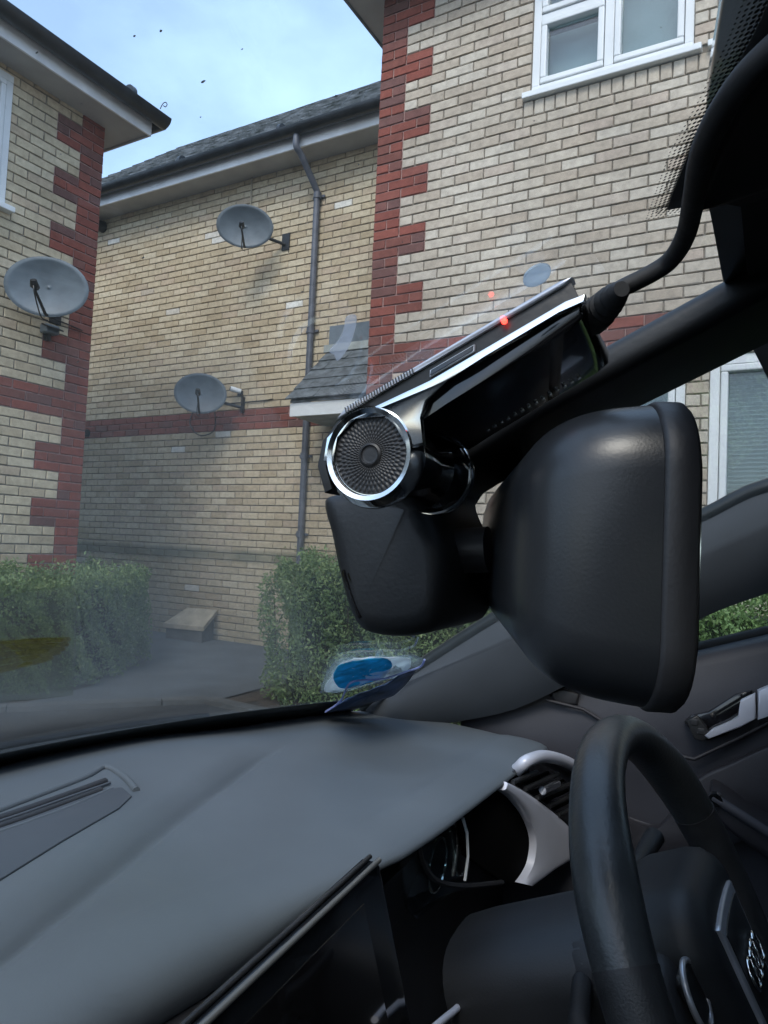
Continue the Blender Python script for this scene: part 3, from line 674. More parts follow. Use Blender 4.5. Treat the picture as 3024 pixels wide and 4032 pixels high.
# ================================================================ HEDGES
def hedge(label, spine, n_leaf, leaf=.017):
    """spine: list of (x, y, half width, top height)"""
    root = thing('hedge', (spine[0][0], spine[0][1], 0), label, 'hedge', None)
    P = [Vector(s[:2]) for s in spine]; cum = [0]
    for a, b in zip(P[:-1], P[1:]): cum.append(cum[-1]+(b-a).length)
    L = cum[-1]; n = n_leaf
    s = rng.random(n)*(L+.24)-.12
    idx = np.clip(np.searchsorted(cum, s, side='right')-1, 0, len(P)-2)
    A = np.array([list(p) for p in P]); c_ = np.array(cum); sp = np.array(spine)
    t = np.clip((s-c_[idx])/(c_[idx+1]-c_[idx]), 0, 1)
    ctr = A[idx]*(1-t[:, None])+A[idx+1]*t[:, None]
    d = A[idx+1]-A[idx]; d /= np.linalg.norm(d, axis=1)[:, None]; nn = np.stack([-d[:, 1], d[:, 0]], 1)
    hw = sp[idx, 2]*(1-t)+sp[idx+1, 2]*t; ht = sp[idx, 3]*(1-t)+sp[idx+1, 3]*t
    over = np.where(s < 0, s, np.where(s > L, s-L, 0)); shrink = np.sqrt(np.clip(1-(over/.13)**2, .02, 1))
    # cross-section: rounded box surface with lumps, leaves spread in a shell
    ang = rng.random(n)*math.pi; e = .38
    cx = np.sign(np.cos(ang))*np.abs(np.cos(ang))**e; cz = np.abs(np.sin(ang))**e
    # fill vertical sides evenly
    side = rng.random(n) < .62
    cx = np.where(side, np.where(rng.random(n) < .5, -1, 1)*1.0, cx); cz = np.where(side, rng.random(n)*.98, cz)
    lump = .05*np.sin(s*8+cz*5+cx)*np.sin(s*3.1+2)+.045*np.sin(s*19+cx*5+cz*11)+.03*np.sin(s*41+cz*29)+.02*rng.random(n)
    depth = -np.abs(rng.normal(0, .05, n))+rng.random(n)*.02
    rr = 1+(lump+depth)/np.maximum(hw, .1)
    x = ctr[:, 0]+nn[:, 0]*cx*hw*rr*shrink+d[:, 0]*over; y = ctr[:, 1]+nn[:, 1]*cx*hw*rr*shrink+d[:, 1]*over
    z = .02+np.clip(cz, 0, 1)*(ht*(.90+.1*shrink)+lump+np.where(side, 0, depth))
    shoot = rng.random(n) < .06; z += np.where(shoot & ~side, rng.random(n)**2*.13, 0)
    c = np.stack([x, y, z], 1)
    a = rng.normal(size=(n, 3)); a[:, 2] += .6; a /= np.linalg.norm(a, axis=1)[:, None]
    b = np.cross(a, rng.normal(size=(n, 3))); b /= np.linalg.norm(b, axis=1)[:, None]
    m = np.cross(a, b); ln = leaf*(.6+.8*rng.random(n))[:, None]; wd = ln*.45
    V = np.stack([c-a*ln*.5, c+b*wd*.5+m*ln*.06, c+a*ln*.5, c-b*wd*.5+m*ln*.06], 1).reshape(-1, 3)
    me = bpy.data.meshes.new('leaves'); i = np.arange(n)*4
    me.from_pydata(V.tolist(), [], np.stack([i, i+1, i+2, i+3], 1).tolist()); me.materials.append(M['leaf'])
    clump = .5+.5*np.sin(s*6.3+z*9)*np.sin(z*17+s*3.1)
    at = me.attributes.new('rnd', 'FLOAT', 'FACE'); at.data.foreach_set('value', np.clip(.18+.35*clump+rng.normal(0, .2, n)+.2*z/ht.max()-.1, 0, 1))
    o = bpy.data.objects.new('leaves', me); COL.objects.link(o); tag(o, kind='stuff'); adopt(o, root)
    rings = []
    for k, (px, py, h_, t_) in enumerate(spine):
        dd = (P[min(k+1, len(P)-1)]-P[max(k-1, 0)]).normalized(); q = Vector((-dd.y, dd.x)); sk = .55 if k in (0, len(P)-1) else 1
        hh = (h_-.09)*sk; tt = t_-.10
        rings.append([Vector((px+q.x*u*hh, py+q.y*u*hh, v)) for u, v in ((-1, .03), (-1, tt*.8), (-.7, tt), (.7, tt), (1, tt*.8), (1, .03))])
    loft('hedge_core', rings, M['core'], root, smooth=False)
    for k in range(26):
        q = k/26*L; j = min(np.searchsorted(cum, q, side='right')-1, len(P)-2); tt = (q-cum[j])/(cum[j+1]-cum[j]); pc = P[j].lerp(P[j+1], tt)
        dd = (P[j+1]-P[j]).normalized(); qn = Vector((-dd.y, dd.x)); sd_ = random.choice((-1, 1)); hh = spine[j][2]
        b0 = Vector((pc.x, pc.y, .0)); b1 = Vector((pc.x+qn.x*sd_*hh*.8, pc.y+qn.y*sd_*hh*.8, .35)); b2 = b1+Vector((qn.x*sd_*.03, qn.y*sd_*.03, .35))
        tube('branch', [b0, b1, b2], [.010, .007, .003], M['leafstem'], root, 5)
    return root
hedge('clipped low green hedge wrapping the corner of the left house', [(-4.80, 1.4, .38, .74), (-4.78, 2.4, .38, .74), (-4.72, 3.15, .40, .75), (-4.85, 3.75, .36, .75), (-5.15, 4.30, .26, .74), (-5.45, 4.50, .2, .72)], 95000, .027)
hedge('taller bushy green hedge in front of the right house', [(-3.08, 4.22, .26, .93), (-2.6, 4.10, .34, 1.0), (-1.6, 4.02, .36, .97), (-.5, 4.02, .36, .92), (1.6, 4.02, .36, .9)], 125000, .027)
# ================================================================ THE CAR ROUND THE CAMERA
CAR = thing('car', (CF*(-.3)+CR*.33), 'dark interior of a parked car with grey dashboard, steering wheel, windscreen and mirror', 'car')
FRh = lambda u, v, w: W(u, w, v)             # outline in (forward, height), extruded across the car
def side(name, px, Rp, R1, r, m, parent=CAR, n=0):          # outline surveyed on the lengthwise plane Rp
    P = [cy(x, y, 1, Rp) for x, y in px]; P = [(p[0], p[2]) for p in P]
    if n: P = [(p.x, p.y) for p in (Vector((a, b, 0)) for a, b in P)]; P = [(q.x, q.y) for q in cat([(a, b, 0) for a, b in P], n, True)]
    return pillow(name, P, FRh, Rp, R1, r, m, parent)
def face(name, px, Fp, F1, r, m, parent=CAR, n=0):          # outline surveyed on a crosswise plane Fp
    P = [cy(x, y, 0, Fp) for x, y in px]; P = [(p[1], p[2]) for p in P]
    if n: P = [(q.x, q.y) for q in cat([(a, b, 0) for a, b in P], n, True)]
    return pillow(name, P, lambda u, v, w: W(w, u, v), Fp, F1, r, m, parent)
def cs(x, y, o=0):                          # view ray against the slanted instrument plane
    u = ray(x, y); a, b, h = u.dot(CF), u.dot(CR), u.z; t = (.308+o+.0713)/(a+.216*b); return (a*t, b*t-.33, h*t)
def sface(name, px, o0, o1, r, m, parent=CAR, n=0):
    P = [cs(x, y, o0) for x, y in px]
    if n: P = [tuple(q) for q in cat(P, n, True)]
    P2 = [(p[1], p[2]) for p in P]
    return pillow(name, P2, lambda u, v, w: W(.308+w-.216*u, u, v), o0, o1, r, m, parent)
def line_on(px, Rp): return [W(*cy(x, y, 1, Rp)) for x, y in px]
# ---- windscreen
EP = [(-.70, -.13), (-.36, -.05), (-.186, -.005), (-.172, 0), (-.157, .0065), (-.128, .014), (-.121, .008), (-.115, .004), (-.043, .0), (.03, -.009), (.0645, -.0125), (.169, -.028), (.3, -.042), (.6, -.10), (.75, -.14)]
def eR(R):
    for (a, fa), (b, fb) in zip(EP[:-1], EP[1:]):
        if R <= b: return fa+(fb-fa)*(R-a)/(b-a)
    return EP[-1][1]
def windscreen():
    V = []; Fq = []; nu, nv = 44, 24
    th = .005
    for lay in (0, 1):
        for i in range(nu+1):
            R = -.66+1.32*i/nu
            for j in range(nv+1):
                e0, e1 = .80-.49*R*R, eR(R)-.045
                F = e0+(e1-e0)*j/nv
                V.append(W(F, R, glass_h(F, R)+lay*th))
    k = (nu+1)*(nv+1)
    for lay in (0, 1):
        for i in range(nu):
            for j in range(nv):
                a = lay*k+i*(nv+1)+j; Fq.append((a, a+1, a+nv+2, a+nv+1))
    per = [i*(nv+1) for i in range(nu+1)]+[nu*(nv+1)+j for j in range(1, nv+1)]+[i*(nv+1)+nv for i in range(nu-1, -1, -1)]+[j for j in range(nv-1, 0, -1)]
    for a, b in zip(per, per[1:]+per[:1]): Fq.append((a, b, b+k, a+k))
    return mesh('windscreen', V, Fq, M['screen'], CAR)
WS = windscreen()
def on_glass_strip(name, P0, P1, off, th, m, parent, n=30):   # P0(t), P1(t) -> (F, R); a thin strip under the glass
    V = []
    for i in range(n+1):
        t = i/n
        for P in (P0(t), P1(t)):
            for o in (off, off+th): V.append(W(P[0], P[1], glass_h(*P)-o))
    Fq = []
    for i in range(n):
        a = i*4; b = a+4
        Fq += [(a, b, b+2, a+2), (a+1, a+3, b+3, b+1), (a, a+1, b+1, b), (a+2, b+2, b+3, a+3)]
    Fq += [(0, 2, 3, 1), (n*4, n*4+1, n*4+3, n*4+2)]
    return mesh(name, V, Fq, m, parent)
swp = lambda q, R: (q-.49*R*R, R)
on_glass_strip('lower_frit', lambda t: swp(.655, -.66+1.32*t), lambda t: swp(.80, -.66+1.32*t), .0015, .001, M['frit'], WS, 60)
on_glass_strip('upper_frit', lambda t: (eR(-.66+1.32*t), -.66+1.32*t), lambda t: (eR(-.66+1.32*t)-.042, -.66+1.32*t), .0015, .001, M['frit'], WS, 330)
V = []; Fq = []                              # dot fringe of the upper band
for r in range(5):
    rad = .00062*(1-r/6.5)
    for c in range(186):
        R = -.36+c*.0013+(.00065 if r % 2 else 0); F = eR(R)+.0002+r*.00125; i = len(V)
        for k in range(8): a = 2*math.pi*k/8; f_, r_ = F+rad*math.cos(a), R+rad*math.sin(a); V.append(W(f_, r_, glass_h(f_, r_)-.0016))
        Fq.append(tuple(range(i, i+8)))
tag(mesh('frit_dots', V, Fq, M['frit'], WS, False), kind='stuff')
V = []; Fq = []                              # dust and dried splashes on the outer face
for k in range(70):
    x_, y_ = random.uniform(0, 1500), random.uniform(0, 1500)
    p_ = G(x_, y_, -.0058); rad = random.choice((.00012, .00016, .0002, .00028))*(1+p_[0]); i = len(V)
    for q in range(7): a = 2*math.pi*q/7; f_, r_ = p_[0]+rad*math.cos(a)*random.uniform(.6, 1.3), p_[1]+rad*math.sin(a)*random.uniform(.6, 1.3); V.append(W(f_, r_, glass_h(f_, r_)+.0055))
    Fq.append(tuple(range(i, i+7)))
tag(mesh('dust_specks', V, Fq, M['speck'], WS, False), kind='stuff')
# ---- headliner, roof, header rail
def sheet_FR(name, Fr, Rr, hf, m, th=.02, nF=10, nR=20, parent=CAR):
    V = []; 
    for lay in (0, 1):
        for i in range(nF+1):
            for j in range(nR+1):
                R = Rr[0]+(Rr[1]-Rr[0])*j/nR; F = Fr[0]+eR(R)*1.0*(1-i/nF)+(Fr[1]-Fr[0])*i/nF; R = Rr[0]+(Rr[1]-Rr[0])*j/nR; V.append(W(F, R, hf(F, R)+lay*th))
    k = (nF+1)*(nR+1); Fq = []
    for lay in (0, 1):
        for i in range(nF):
            for j in range(nR): a = lay*k+i*(nR+1)+j; Fq.append((a, a+1, a+nR+2, a+nR+1))
    per = [j for j in range(nR+1)]+[i*(nR+1)+nR for i in range(1, nF+1)]+[nF*(nR+1)+j for j in range(nR-1, -1, -1)]+[i*(nR+1) for i in range(nF-1, 0, -1)]
    for a, b in zip(per, per[1:]+per[:1]): Fq.append((a, b, b+k, a+k))
    return mesh(name, V, Fq, m, parent)
hl = lambda F, R: glass_h(eR(R)-.01, R)-.006-.10*R*R*min(1, -F*4)+.05*(1-math.exp((F+.01)*5))
sheet_FR('headliner', (-.008, -1.7), (-.66, .66), hl, M['headliner'], .012, 30, 132)
sheet_FR('roof', (-.0, -1.75), (-.70, .70), lambda F, R: hl(F, R)+.03, M['paint'], .01, 24, 24)
for s_ in (-1, 1):
    Lr = tube_rings([W(-.16, s_*.60, .060), W(-.5, s_*.62, .07), W(-1.1, s_*.62, .06), W(-1.7, s_*.60, -.02)], .035, 10); loft('roof_rail', Lr, M['headliner'], CAR)
# sun visor folded against the headliner
visP = rrect(.17, .075, .03)
pillow('sun_visor', [(a-.20, b-.235) for b, a in visP], lambda u, v, w: W(u, v+.02, hl(u, v)-.012+w), -.007, .007, .005, M['headliner'], CAR)
# ---- A pillars
def pillar(up, lo, name, thick=.05, bulge=.018, mirror=False):
    rings = []
    U_ = cat(up, 6); L_ = cat(lo, 6); n = min(len(U_), len(L_))
    for i in range(n):
        a, b = U_[i], L_[i]
        if mirror: a = Vector((a[0], -a[1], a[2])); b = Vector((b[0], -b[1], b[2]))
        sg = -1 if mirror else 1; r = []
        for k in range(9):
            t = k/8; p = a.lerp(b, t); r.append(W(p.x, p.y-sg*bulge*math.sin(math.pi*min(1, t*1.02))**.7, p.z))
        for k in range(5):
            t = 1-k/4; p = a.lerp(b, t); r.append(W(p.x+.0, p.y+sg*thick, p.z+.012))
        rings.append(r)
    return loft(name, rings, M['trim'], CAR)
up = [(.49, .675, -.255), cy(826, 1500, 1, .665), cy(1068, 1343, 1, .648), cy(1290, 1222, 1, .634), cy(1510, 1128, 1, .62), cy(1659, 1060, 1, .61), (-.16, .595, .10)]
lo = [(.36, .69, -.300), cy(930, 1575, 1, .685), cy(1112, 1532, 1, .68), cy(1300, 1440, 1, .67), cy(1516, 1335, 1, .66), cy(1659, 1281, 1, .65), (-.20, .63, .03)]
pillar(up, lo, 'windscreen_pillar'); pillar(up, lo, 'windscreen_pillar', mirror=True)
# black glass seal outside the pillar trim
for sg in (1, -1):
    sp = [Vector((p[0], sg*(p[1]+.004), p[2]+.006)) for p in cat(up, 4)]
    tube('pillar_seal', [W(p.x, p.y, p.z) for p in sp], .009, M['frit'], CAR, 8)
# ---- dashboard
def Fc(R): 
    pts = [(-.9, .14), (-.031, .372), (.2, .433), (.376, .474), (.486, .492), (.8, .53)]
    for (a, fa), (b, fb) in zip(pts[:-1], pts[1:]):
        if R <= b: return fa+(fb-fa)*(R-a)/(b-a)
    return .53
def sm(t): t = max(0, min(1, t)); return t*t*(3-2*t)
def Frear(R):
    FRP = [(-.9, .318), (.0, .303), (.08, .288), (.16, .264), (.25, .236), (.33, .224), (.45, .212), (.65, .194), (.9, .19)]
    for (a, fa), (b, fb) in zip(FRP[:-1], FRP[1:]):
        if R <= b: f = fa+(fb-fa)*(R-a)/(b-a); break
    if R > .63: f += ((R-.63)/.07)**2.2*.22
    return f
def dash_h(F, R):
    d = F-Fc(R); fade = 1-sm((R-.30)/.22)
    q_ = max(0, min(1, d/.036)); h = -.252+.0145*(1-(1-q_)**2)*fade-.0020*math.exp(-((d+.001)/.0034)**2)*fade
    h += .003*math.exp(-(d/.012)**2)*fade*0
    h += .016*sm((R-.22)/.15)*sm((.30-F)/.09)*(1-sm((R-.62)/.06))*1.0       # low hood over the instruments
    h -= .010*sm((F-.50)/.2)*(1-abs(R))
    return h
V = []; Fq = []; nR, nF = 170, 190
for i in range(nR+1):
    R = -.70+1.402*i/nR; f0 = Frear(R); f1 = .715-.49*R*R-.035*(1-min(1, abs(R)/.6))
    f1 = max(f1, f0+.03)
    prof = [(.050, -.105), (.036, -.080), (.018, -.060), (.005, -.044), (.0, -.031), (.002, -.0205), (.010, -.0115), (.021, -.0055), (.036, -.0016)]
    ks = 1-.64*sm((R-.06)/.14)
    for a, b in prof: V.append(W(f0+a, R, dash_h(f0+.055, R)+b*ks))
    for j in range(nF+1-len(prof)):
        t = j/(nF-len(prof)); F = f0+.055+(f1-f0-.055)*t
        V.append(W(F, R, dash_h(F, R)))
for i in range(nR):
    for j in range(nF): a = i*(nF+1)+j; Fq.append((a, a+1, a+nF+2, a+nF+1))
DB = mesh('dashboard', V, Fq, M['dash'], CAR)
mod = DB.modifiers.new('thick', 'SOLIDIFY'); mod.thickness = .004; mod.offset = -1 
# black gap between dashboard and glass
rings = []
for i in range(61):
    R = -.68+1.36*i/60; f1 = .715-.49*R*R-.035*(1-min(1, abs(R)/.6))
    rings.append([W(f1-.012, R, -.262), W(f1+.03, R, -.262), W(f1+.10, R, -.275), W(f1+.10, R, -.31), W(f1-.012, R, -.31)])
loft('dashboard_seal', rings, M['rubber'], CAR)
# centre insert with demister slot
def on_dash(px, hh=-.254): 
    out = []
    for x, y in px: p = cy(x, y, 2, hh); out.append((p[0], p[1]))
    return out
IN = on_dash([(-260, 1925), (-100, 1852), (60, 1800), (200, 1748), (262, 1742), (282, 1762), (255, 1790), (130, 1868), (0, 1955), (-150, 2060), (-260, 2130)])
ins = pillow('centre_insert', IN, lambda u, v, w: W(u, v, dash_h(u, v)+w), -.004, .0016, .0012, M['dashdark'], CAR)
def ridge(name, px, r, m, parent, dh=0):
    P = on_dash(px); Q = cat([(a, b, 0) for a, b in P], 6); return tube(name, [W(q.x, q.y, dash_h(q.x, q.y)+dh) for q in Q], r, m, parent, 8)
ridge('demister_lip', [(-260, 1905), (-60, 1815), (60, 1765), (180, 1715), (225, 1690), (262, 1712), (292, 1748)], .0035, M['dash'], ins, .0005)
ridge('demister_slot', [(-260, 1925), (-60, 1835), (60, 1790), (160, 1752), (225, 1726)], .0040, M['interior'], ins, .0005)
ridge('demister_vane', [(-260, 1935), (-60, 1845), (60, 1800), (150, 1765), (235, 1733)], .0014, M['dashdark'], ins, .002)
ridge('demister_slot', [(-260, 1948), (-60, 1856), (60, 1810), (150, 1774), (215, 1748)], .0034, M['interior'], ins, .0008)
ridge('demister_rim', [(-260, 1962), (-60, 1868), (60, 1822), (160, 1782), (240, 1744)], .0016, M['dash'], ins, .001)
# lower dashboard body behind everything
V = [W(F, R, h) for R in (-.72, .70) for F, h in ((.262, -.30), (.272, -.36), (.262, -.60), (.26, -.95), (.62, -.95), (.60, -.30))]
mesh('dashboard_body', V, [(0, 1, 2, 3, 4, 5), (11, 10, 9, 8, 7, 6)]+[(i, (i+1) % 6, 6+(i+1) % 6, 6+i) for i in range(6)], M['interior'], CAR, False)
# ---- instrument binnacle: silver surround, dark recess, dial lens, vents
ring_out = [(1050, 1700), (1084, 1676), (1130, 1700), (1180, 1738), (1232, 1792), (1252, 1850), (1200, 1882), (1152, 1914)]
ring_in = [(1134, 1908), (1158, 1868), (1163, 1815), (1148, 1770), (1118, 1728), (1078, 1700)]
def strip2(name, A_, B_, o0, o1, m, parent=CAR):          # band between two picture curves on the slanted plane
    A_, B_ = cat([cs(x, y, o0) for x, y in A_], 6), cat([cs(x, y, o0) for x, y in B_], 6); n = 24; rings = []
    pick = lambda L, t: (lambda f: L[int(f)].lerp(L[min(int(f)+1, len(L)-1)], f-int(f)))(t*(len(L)-1))
    for i in range(n+1):
        a, b = pick(A_, i/n), pick(B_, i/n); r = []
        for k, (t, d) in enumerate(((0, .012), (0, .003), (.12, .0006), (.3, 0), (.7, 0), (.88, .0006), (1, .003), (1, .012))):
            p = a.lerp(b, t); r.append(W(p.x+d, p.y, p.z))
        rings.append(r)
    return loft(name, rings, m, parent)
sur = strip2('instrument_surround', [(1098, 1690), (1130, 1706), (1180, 1740), (1236, 1790), (1258, 1840), (1205, 1878), (1154, 1915)], [(1092, 1708), (1118, 1728), (1148, 1768), (1164, 1815), (1160, 1862), (1148, 1890), (1134, 1910)], 0, .01, M['silver'])
tun = sface('instrument_recess', [(1000, 1735), (1080, 1695), (1120, 1720), (1152, 1765), (1170, 1815), (1166, 1868), (1140, 1915), (1085, 1905), (1010, 1850), (995, 1790)], .013, .02, .001, M['pit'])
tube('vent_surround', cat([W(*cs(x, y, o)) for x, y, o in [(1080, 1690, .05), (1118, 1662, .012), (1140, 1643, 0), (1180, 1634, 0), (1232, 1650, 0), (1270, 1682, 0)]], 6), .0075, M['silver'], sur, 12)
vb = sface('air_vent', [(1088, 1682), (1130, 1652), (1180, 1640), (1255, 1662), (1275, 1760), (1242, 1790), (1170, 1732)], .010, .022, .002, M['gloss'])
for x0, y0, x1, y1 in ((1108, 1690, 1160, 1668), (1135, 1704, 1205, 1672), (1160, 1724, 1240, 1690), (1185, 1742, 1250, 1712), (1205, 1762, 1255, 1738)):
    tube('vane', [W(*cs(x0, y0, .003)), W(*cs(x1, y1, .003))], .0030, M['blackp'], vb, 8)
tube('vent_slider', [W(*cs(1172, 1708, -.004)), W(*cs(1204, 1693, -.004))], .005, M['chrome'], vb, 8)
sface('instrument_panel', [(870, 1868), (985, 1790), (1010, 1800), (1030, 1860), (1050, 1910), (960, 1935), (890, 1975), (872, 1920)], .035, .045, .002, M['door'])
sface('instrument_lens', [(868, 1862), (985, 1775), (1012, 1785), (1018, 1850), (1010, 1905), (960, 1940), (900, 1985), (880, 1960)], .016, .019, .0008, M['winglass'])
for cx_, cyy in ((945, 1868), (1000, 1835)):
    q = cs(cx_, cyy, .030); pts = [W(q[0], q[1]+.026*math.cos(2*math.pi*k/28), q[2]+.026*math.sin(2*math.pi*k/28)) for k in range(29)]
    tube('dial_ring', pts, .0016, M['chrome'], sur, 6)
tube('lens_edge', [W(*cs(x, y, .010)) for x, y in ((1000, 1768), (1009, 1800), (1011, 1850), (1004, 1902))], .0016, M['upvc'], sur, 6)
tube('lens_rim', cat([W(*cs(x, y, .010)) for x, y in ((905, 1825), (912, 1860), (940, 1900), (1000, 1914), (1085, 1906))], 5), .0028, M['interior'], sur, 6)
# centre display
th_ = .2
def scr(u, v, w): return W(.208+w*math.cos(th_)-v*math.sin(th_)*.25, u, v+w*math.sin(th_)*.0)
ct, cb = cy(818, 1858, 0, .205), cy(905, 2215, 0, .205)
Pd = [(ct[1]+.002, ct[2]-.004), (ct[1]-.004, ct[2]), (-.085, ct[2]-.006), (-.09, ct[2]-.012), (-.085, -.40), (cb[1]-.01, -.41), (cb[1], -.40)]
dsp = pillow('display_screen', Pd, lambda u, v, w: W(.205+w, u, v), 0, .011, .0012, M['lcd'], CAR)
tube('display_edge', [W(.204, ct[1]-.001, ct[2]+.0008), W(.204, -.088, ct[2]-.0045)], .0018, M['edge'], dsp, 8)
tube('display_edge', [W(.211, ct[1]-.001, ct[2]+.0016), W(.211, -.088, ct[2]-.0038)], .0016, M['blackp'], dsp, 8)
pillow('display_active_area', [(u*.93-.001, v+.0) for u, v in [(ct[1]-.012, ct[2]-.020), (-.08, ct[2]-.024), (-.08, -.38), (cb[1]-.025, -.385)]], lambda u, v, w: W(.2045+w, u, v), 0, .0008, .0003, M['dashdark'] if False else M['gloss'], dsp)
# console trim under the column
tube('console_trim', cat([W(*cy(x, y, 0, .19)) for x, y in ((1032, 2092), (1018, 2135), (990, 2175), (955, 2205), (920, 2235))], 5), [.0008, .0012, .0018, .0024]+[.003]*17, M['silver'], CAR, 10)
# ---- steering column and wheel
wc = (.001, .316, -.316); tl = .446; yw = -.091
wu = Vector((math.sin(tl), 0, math.cos(tl))); wl_ = Vector((math.sin(yw), math.cos(yw), 0)); wn = wl_.cross(wu)
wu = wu
if wn.x > 0: wn = -wn
def WW(a, b, c=0):                           # wheel frame: across, up, towards the driver
    p = Vector(wc)+wl_*a+wu*b+wn*c; return W(p.x, p.y, p.z)
wheel = thing('steering_wheel', (0, 0, 0), None, None); wheel.location = WW(0, 0); adopt(wheel, CAR)
RD = .179
def rim(a0, a1, name, m, tw=.0180, th=.0200, dr=0):
    rings = []
    n = max(6, int(abs(a1-a0)/4))
    for i in range(n+1):
        a = R_(a0+(a1-a0)*i/n); ca, sa = math.cos(a), math.sin(a)
        # grip bulges near ten and two
        g = 1+.10*math.exp(-((abs(math.degrees(a) % 360-180)-130)/16)**2)
        rings.append([WW(sa*(RD+dr+tw*g*math.cos(q)), ca*(RD+dr+tw*g*math.cos(q)), th*g*math.sin(q)) for q in [2*math.pi*k/20 for k in range(20)]])
    return loft(name, rings, m, wheel)
rim(-67, 67, 'rim_top', M['leather']); rim(68, 125, 'rim_grip', M['perf'], .0184, .0204); rim(-125, -68, 'rim_grip', M['perf'], .0184, .0204); rim(126, 234, 'rim_bottom', M['leather'])
for a in (-67.5, 67.5): rim(a-.5, a+.5, 'stitch_seam', M['interior'], .0186, .0206)
# hub pad, emblem plate and rings
hub = [(a, b) for a, b in rrect(.083, .078, .045, 8)]
pd = pillow('hub_pad', [(a*(1-.18*(b < 0)), b) for a, b in hub], lambda u, v, w: WW(u, v-.005, w), -.045, .030, .022, M['shroud'], wheel)
pillow('column_cover', [(a*.8, b*.8) for a, b in hub], lambda u, v, w: WW(u, v-.01, w), -.10, -.03, .02, M['interior'], wheel)
sh = [(-.040, .052), (.040, .052), (.046, .040), (.040, -.030), (.028, -.050), (-.028, -.050), (-.040, -.030), (-.046, .040)]
em = pillow('emblem_frame', [(q.x, q.y) for q in cat([(a, b, 0) for a, b in sh], 4, True)], lambda u, v, w: WW(u, v-.012, .024+w), 0, .0095, .002, M['satin'], pd)
pillow('emblem_plate', [(q.x*.84, q.y*.86) for q in cat([(a, b, 0) for a, b in sh], 4, True)], lambda u, v, w: WW(u, v-.012, .026+w), 0, .0085, .001, M['interior'], pd)
for k in range(4):
    c = -.0225+.015*k
    pts = [WW(c+.0105*math.cos(2*math.pi*q/24), -.004+.0105*math.sin(2*math.pi*q/24), .0365+(.0006 if k % 2 else 0)) for q in range(25)]
    tube('emblem_ring', pts, .0015, M['chrome'], pd, 8)
for sg in (-1, 1):                            # side spokes with silver-edged switch pods
    rings = []
    for t in (0, .25, .5, .75, 1):
        x = sg*(.070+.100*t); hh = .036*(1-.55*math.sin(math.pi*t/2))+.010*t*t; tt = .013
        rings.append([WW(x, .010+hh*math.cos(q), -.006+tt*math.sin(q)) for q in [2*math.pi*k/14 for k in range(14)]])
    sp = loft('spoke', rings, M['interior'], wheel)
    bz = [(sg*.092+.019*math.cos(2*math.pi*q/24)*(1 if abs(math.cos(2*math.pi*q/24)) < .7 else 1.0), .018+.021*math.sin(2*math.pi*q/24)) for q in range(25)]
    tube('switch_bezel', [WW(a, b, .012) for a, b in bz], .0022, M['satin'], sp, 8)
    pillow('switch_pad', rrect(.015, .017, .006), lambda u, v, w: WW(sg*.092+u, .018+v, .006+w), 0, .007, .002, M['blackp'], sp)
    lower = [WW(sg*.03, -.06, -.004), WW(sg*.05, -.11, -.006), WW(sg*.07, -.165, 0)]
    tube('lower_spoke', lower, [.016, .012, .014], M['interior'], wheel, 12)
# column shroud and stalks
def shroud(name, c0, c1, r0, r1, m, sq=1.0):
    a, b = Vector(c0), Vector(c1); rings = []
    d = (b-a).normalized(); s = Vector((0, 1, 0)); u = d.cross(s).normalized()
    if u.z < 0: u = -u
    for t, k in ((0, .86), (.04, .96), (.12, 1), (.8, 1), (1, .97)):
        p = a.lerp(b, t); r = (r0+(r1-r0)*t)*k; ring = []
        for q in range(32):
            an = 2*math.pi*q/32; cx, sz = math.cos(an), math.sin(an)
            cx = math.copysign(abs(cx)**.7, cx); sz = math.copysign(abs(sz)**.7, sz)
            v = p+s*(cx*r)+u*(sz*r*sq); ring.append(W(v.x, v.y, v.z))
        rings.append(ring)
    return loft(name, rings, m, CAR)
shroud('column_shroud', (.055, .325, -.345), (.190, .338, -.408), .074, .072, M['shroud'], .84)
shroud('column_shroud', (.045, .322, -.340), (.052, .323, -.343), .070, .072, M['interior'], .78)
st = [W(*cy(1352, 1862, 1, .42)), W(*cy(1398, 1850, 1, .47)), W(*cy(1420, 1868, 1, .49))]
tube('indicator_stalk', [W(.09, .36, -.33), W(.07, .45, -.315), W(.055, .52, -.300)], [.008, .008, .011], M['blackp'], CAR, 12)
tube('wiper_stalk', [W(.09, .28, -.33), W(.08, .20, -.325), W(.07, .165, -.32)], [.008, .008, .011], M['blackp'], CAR, 12)
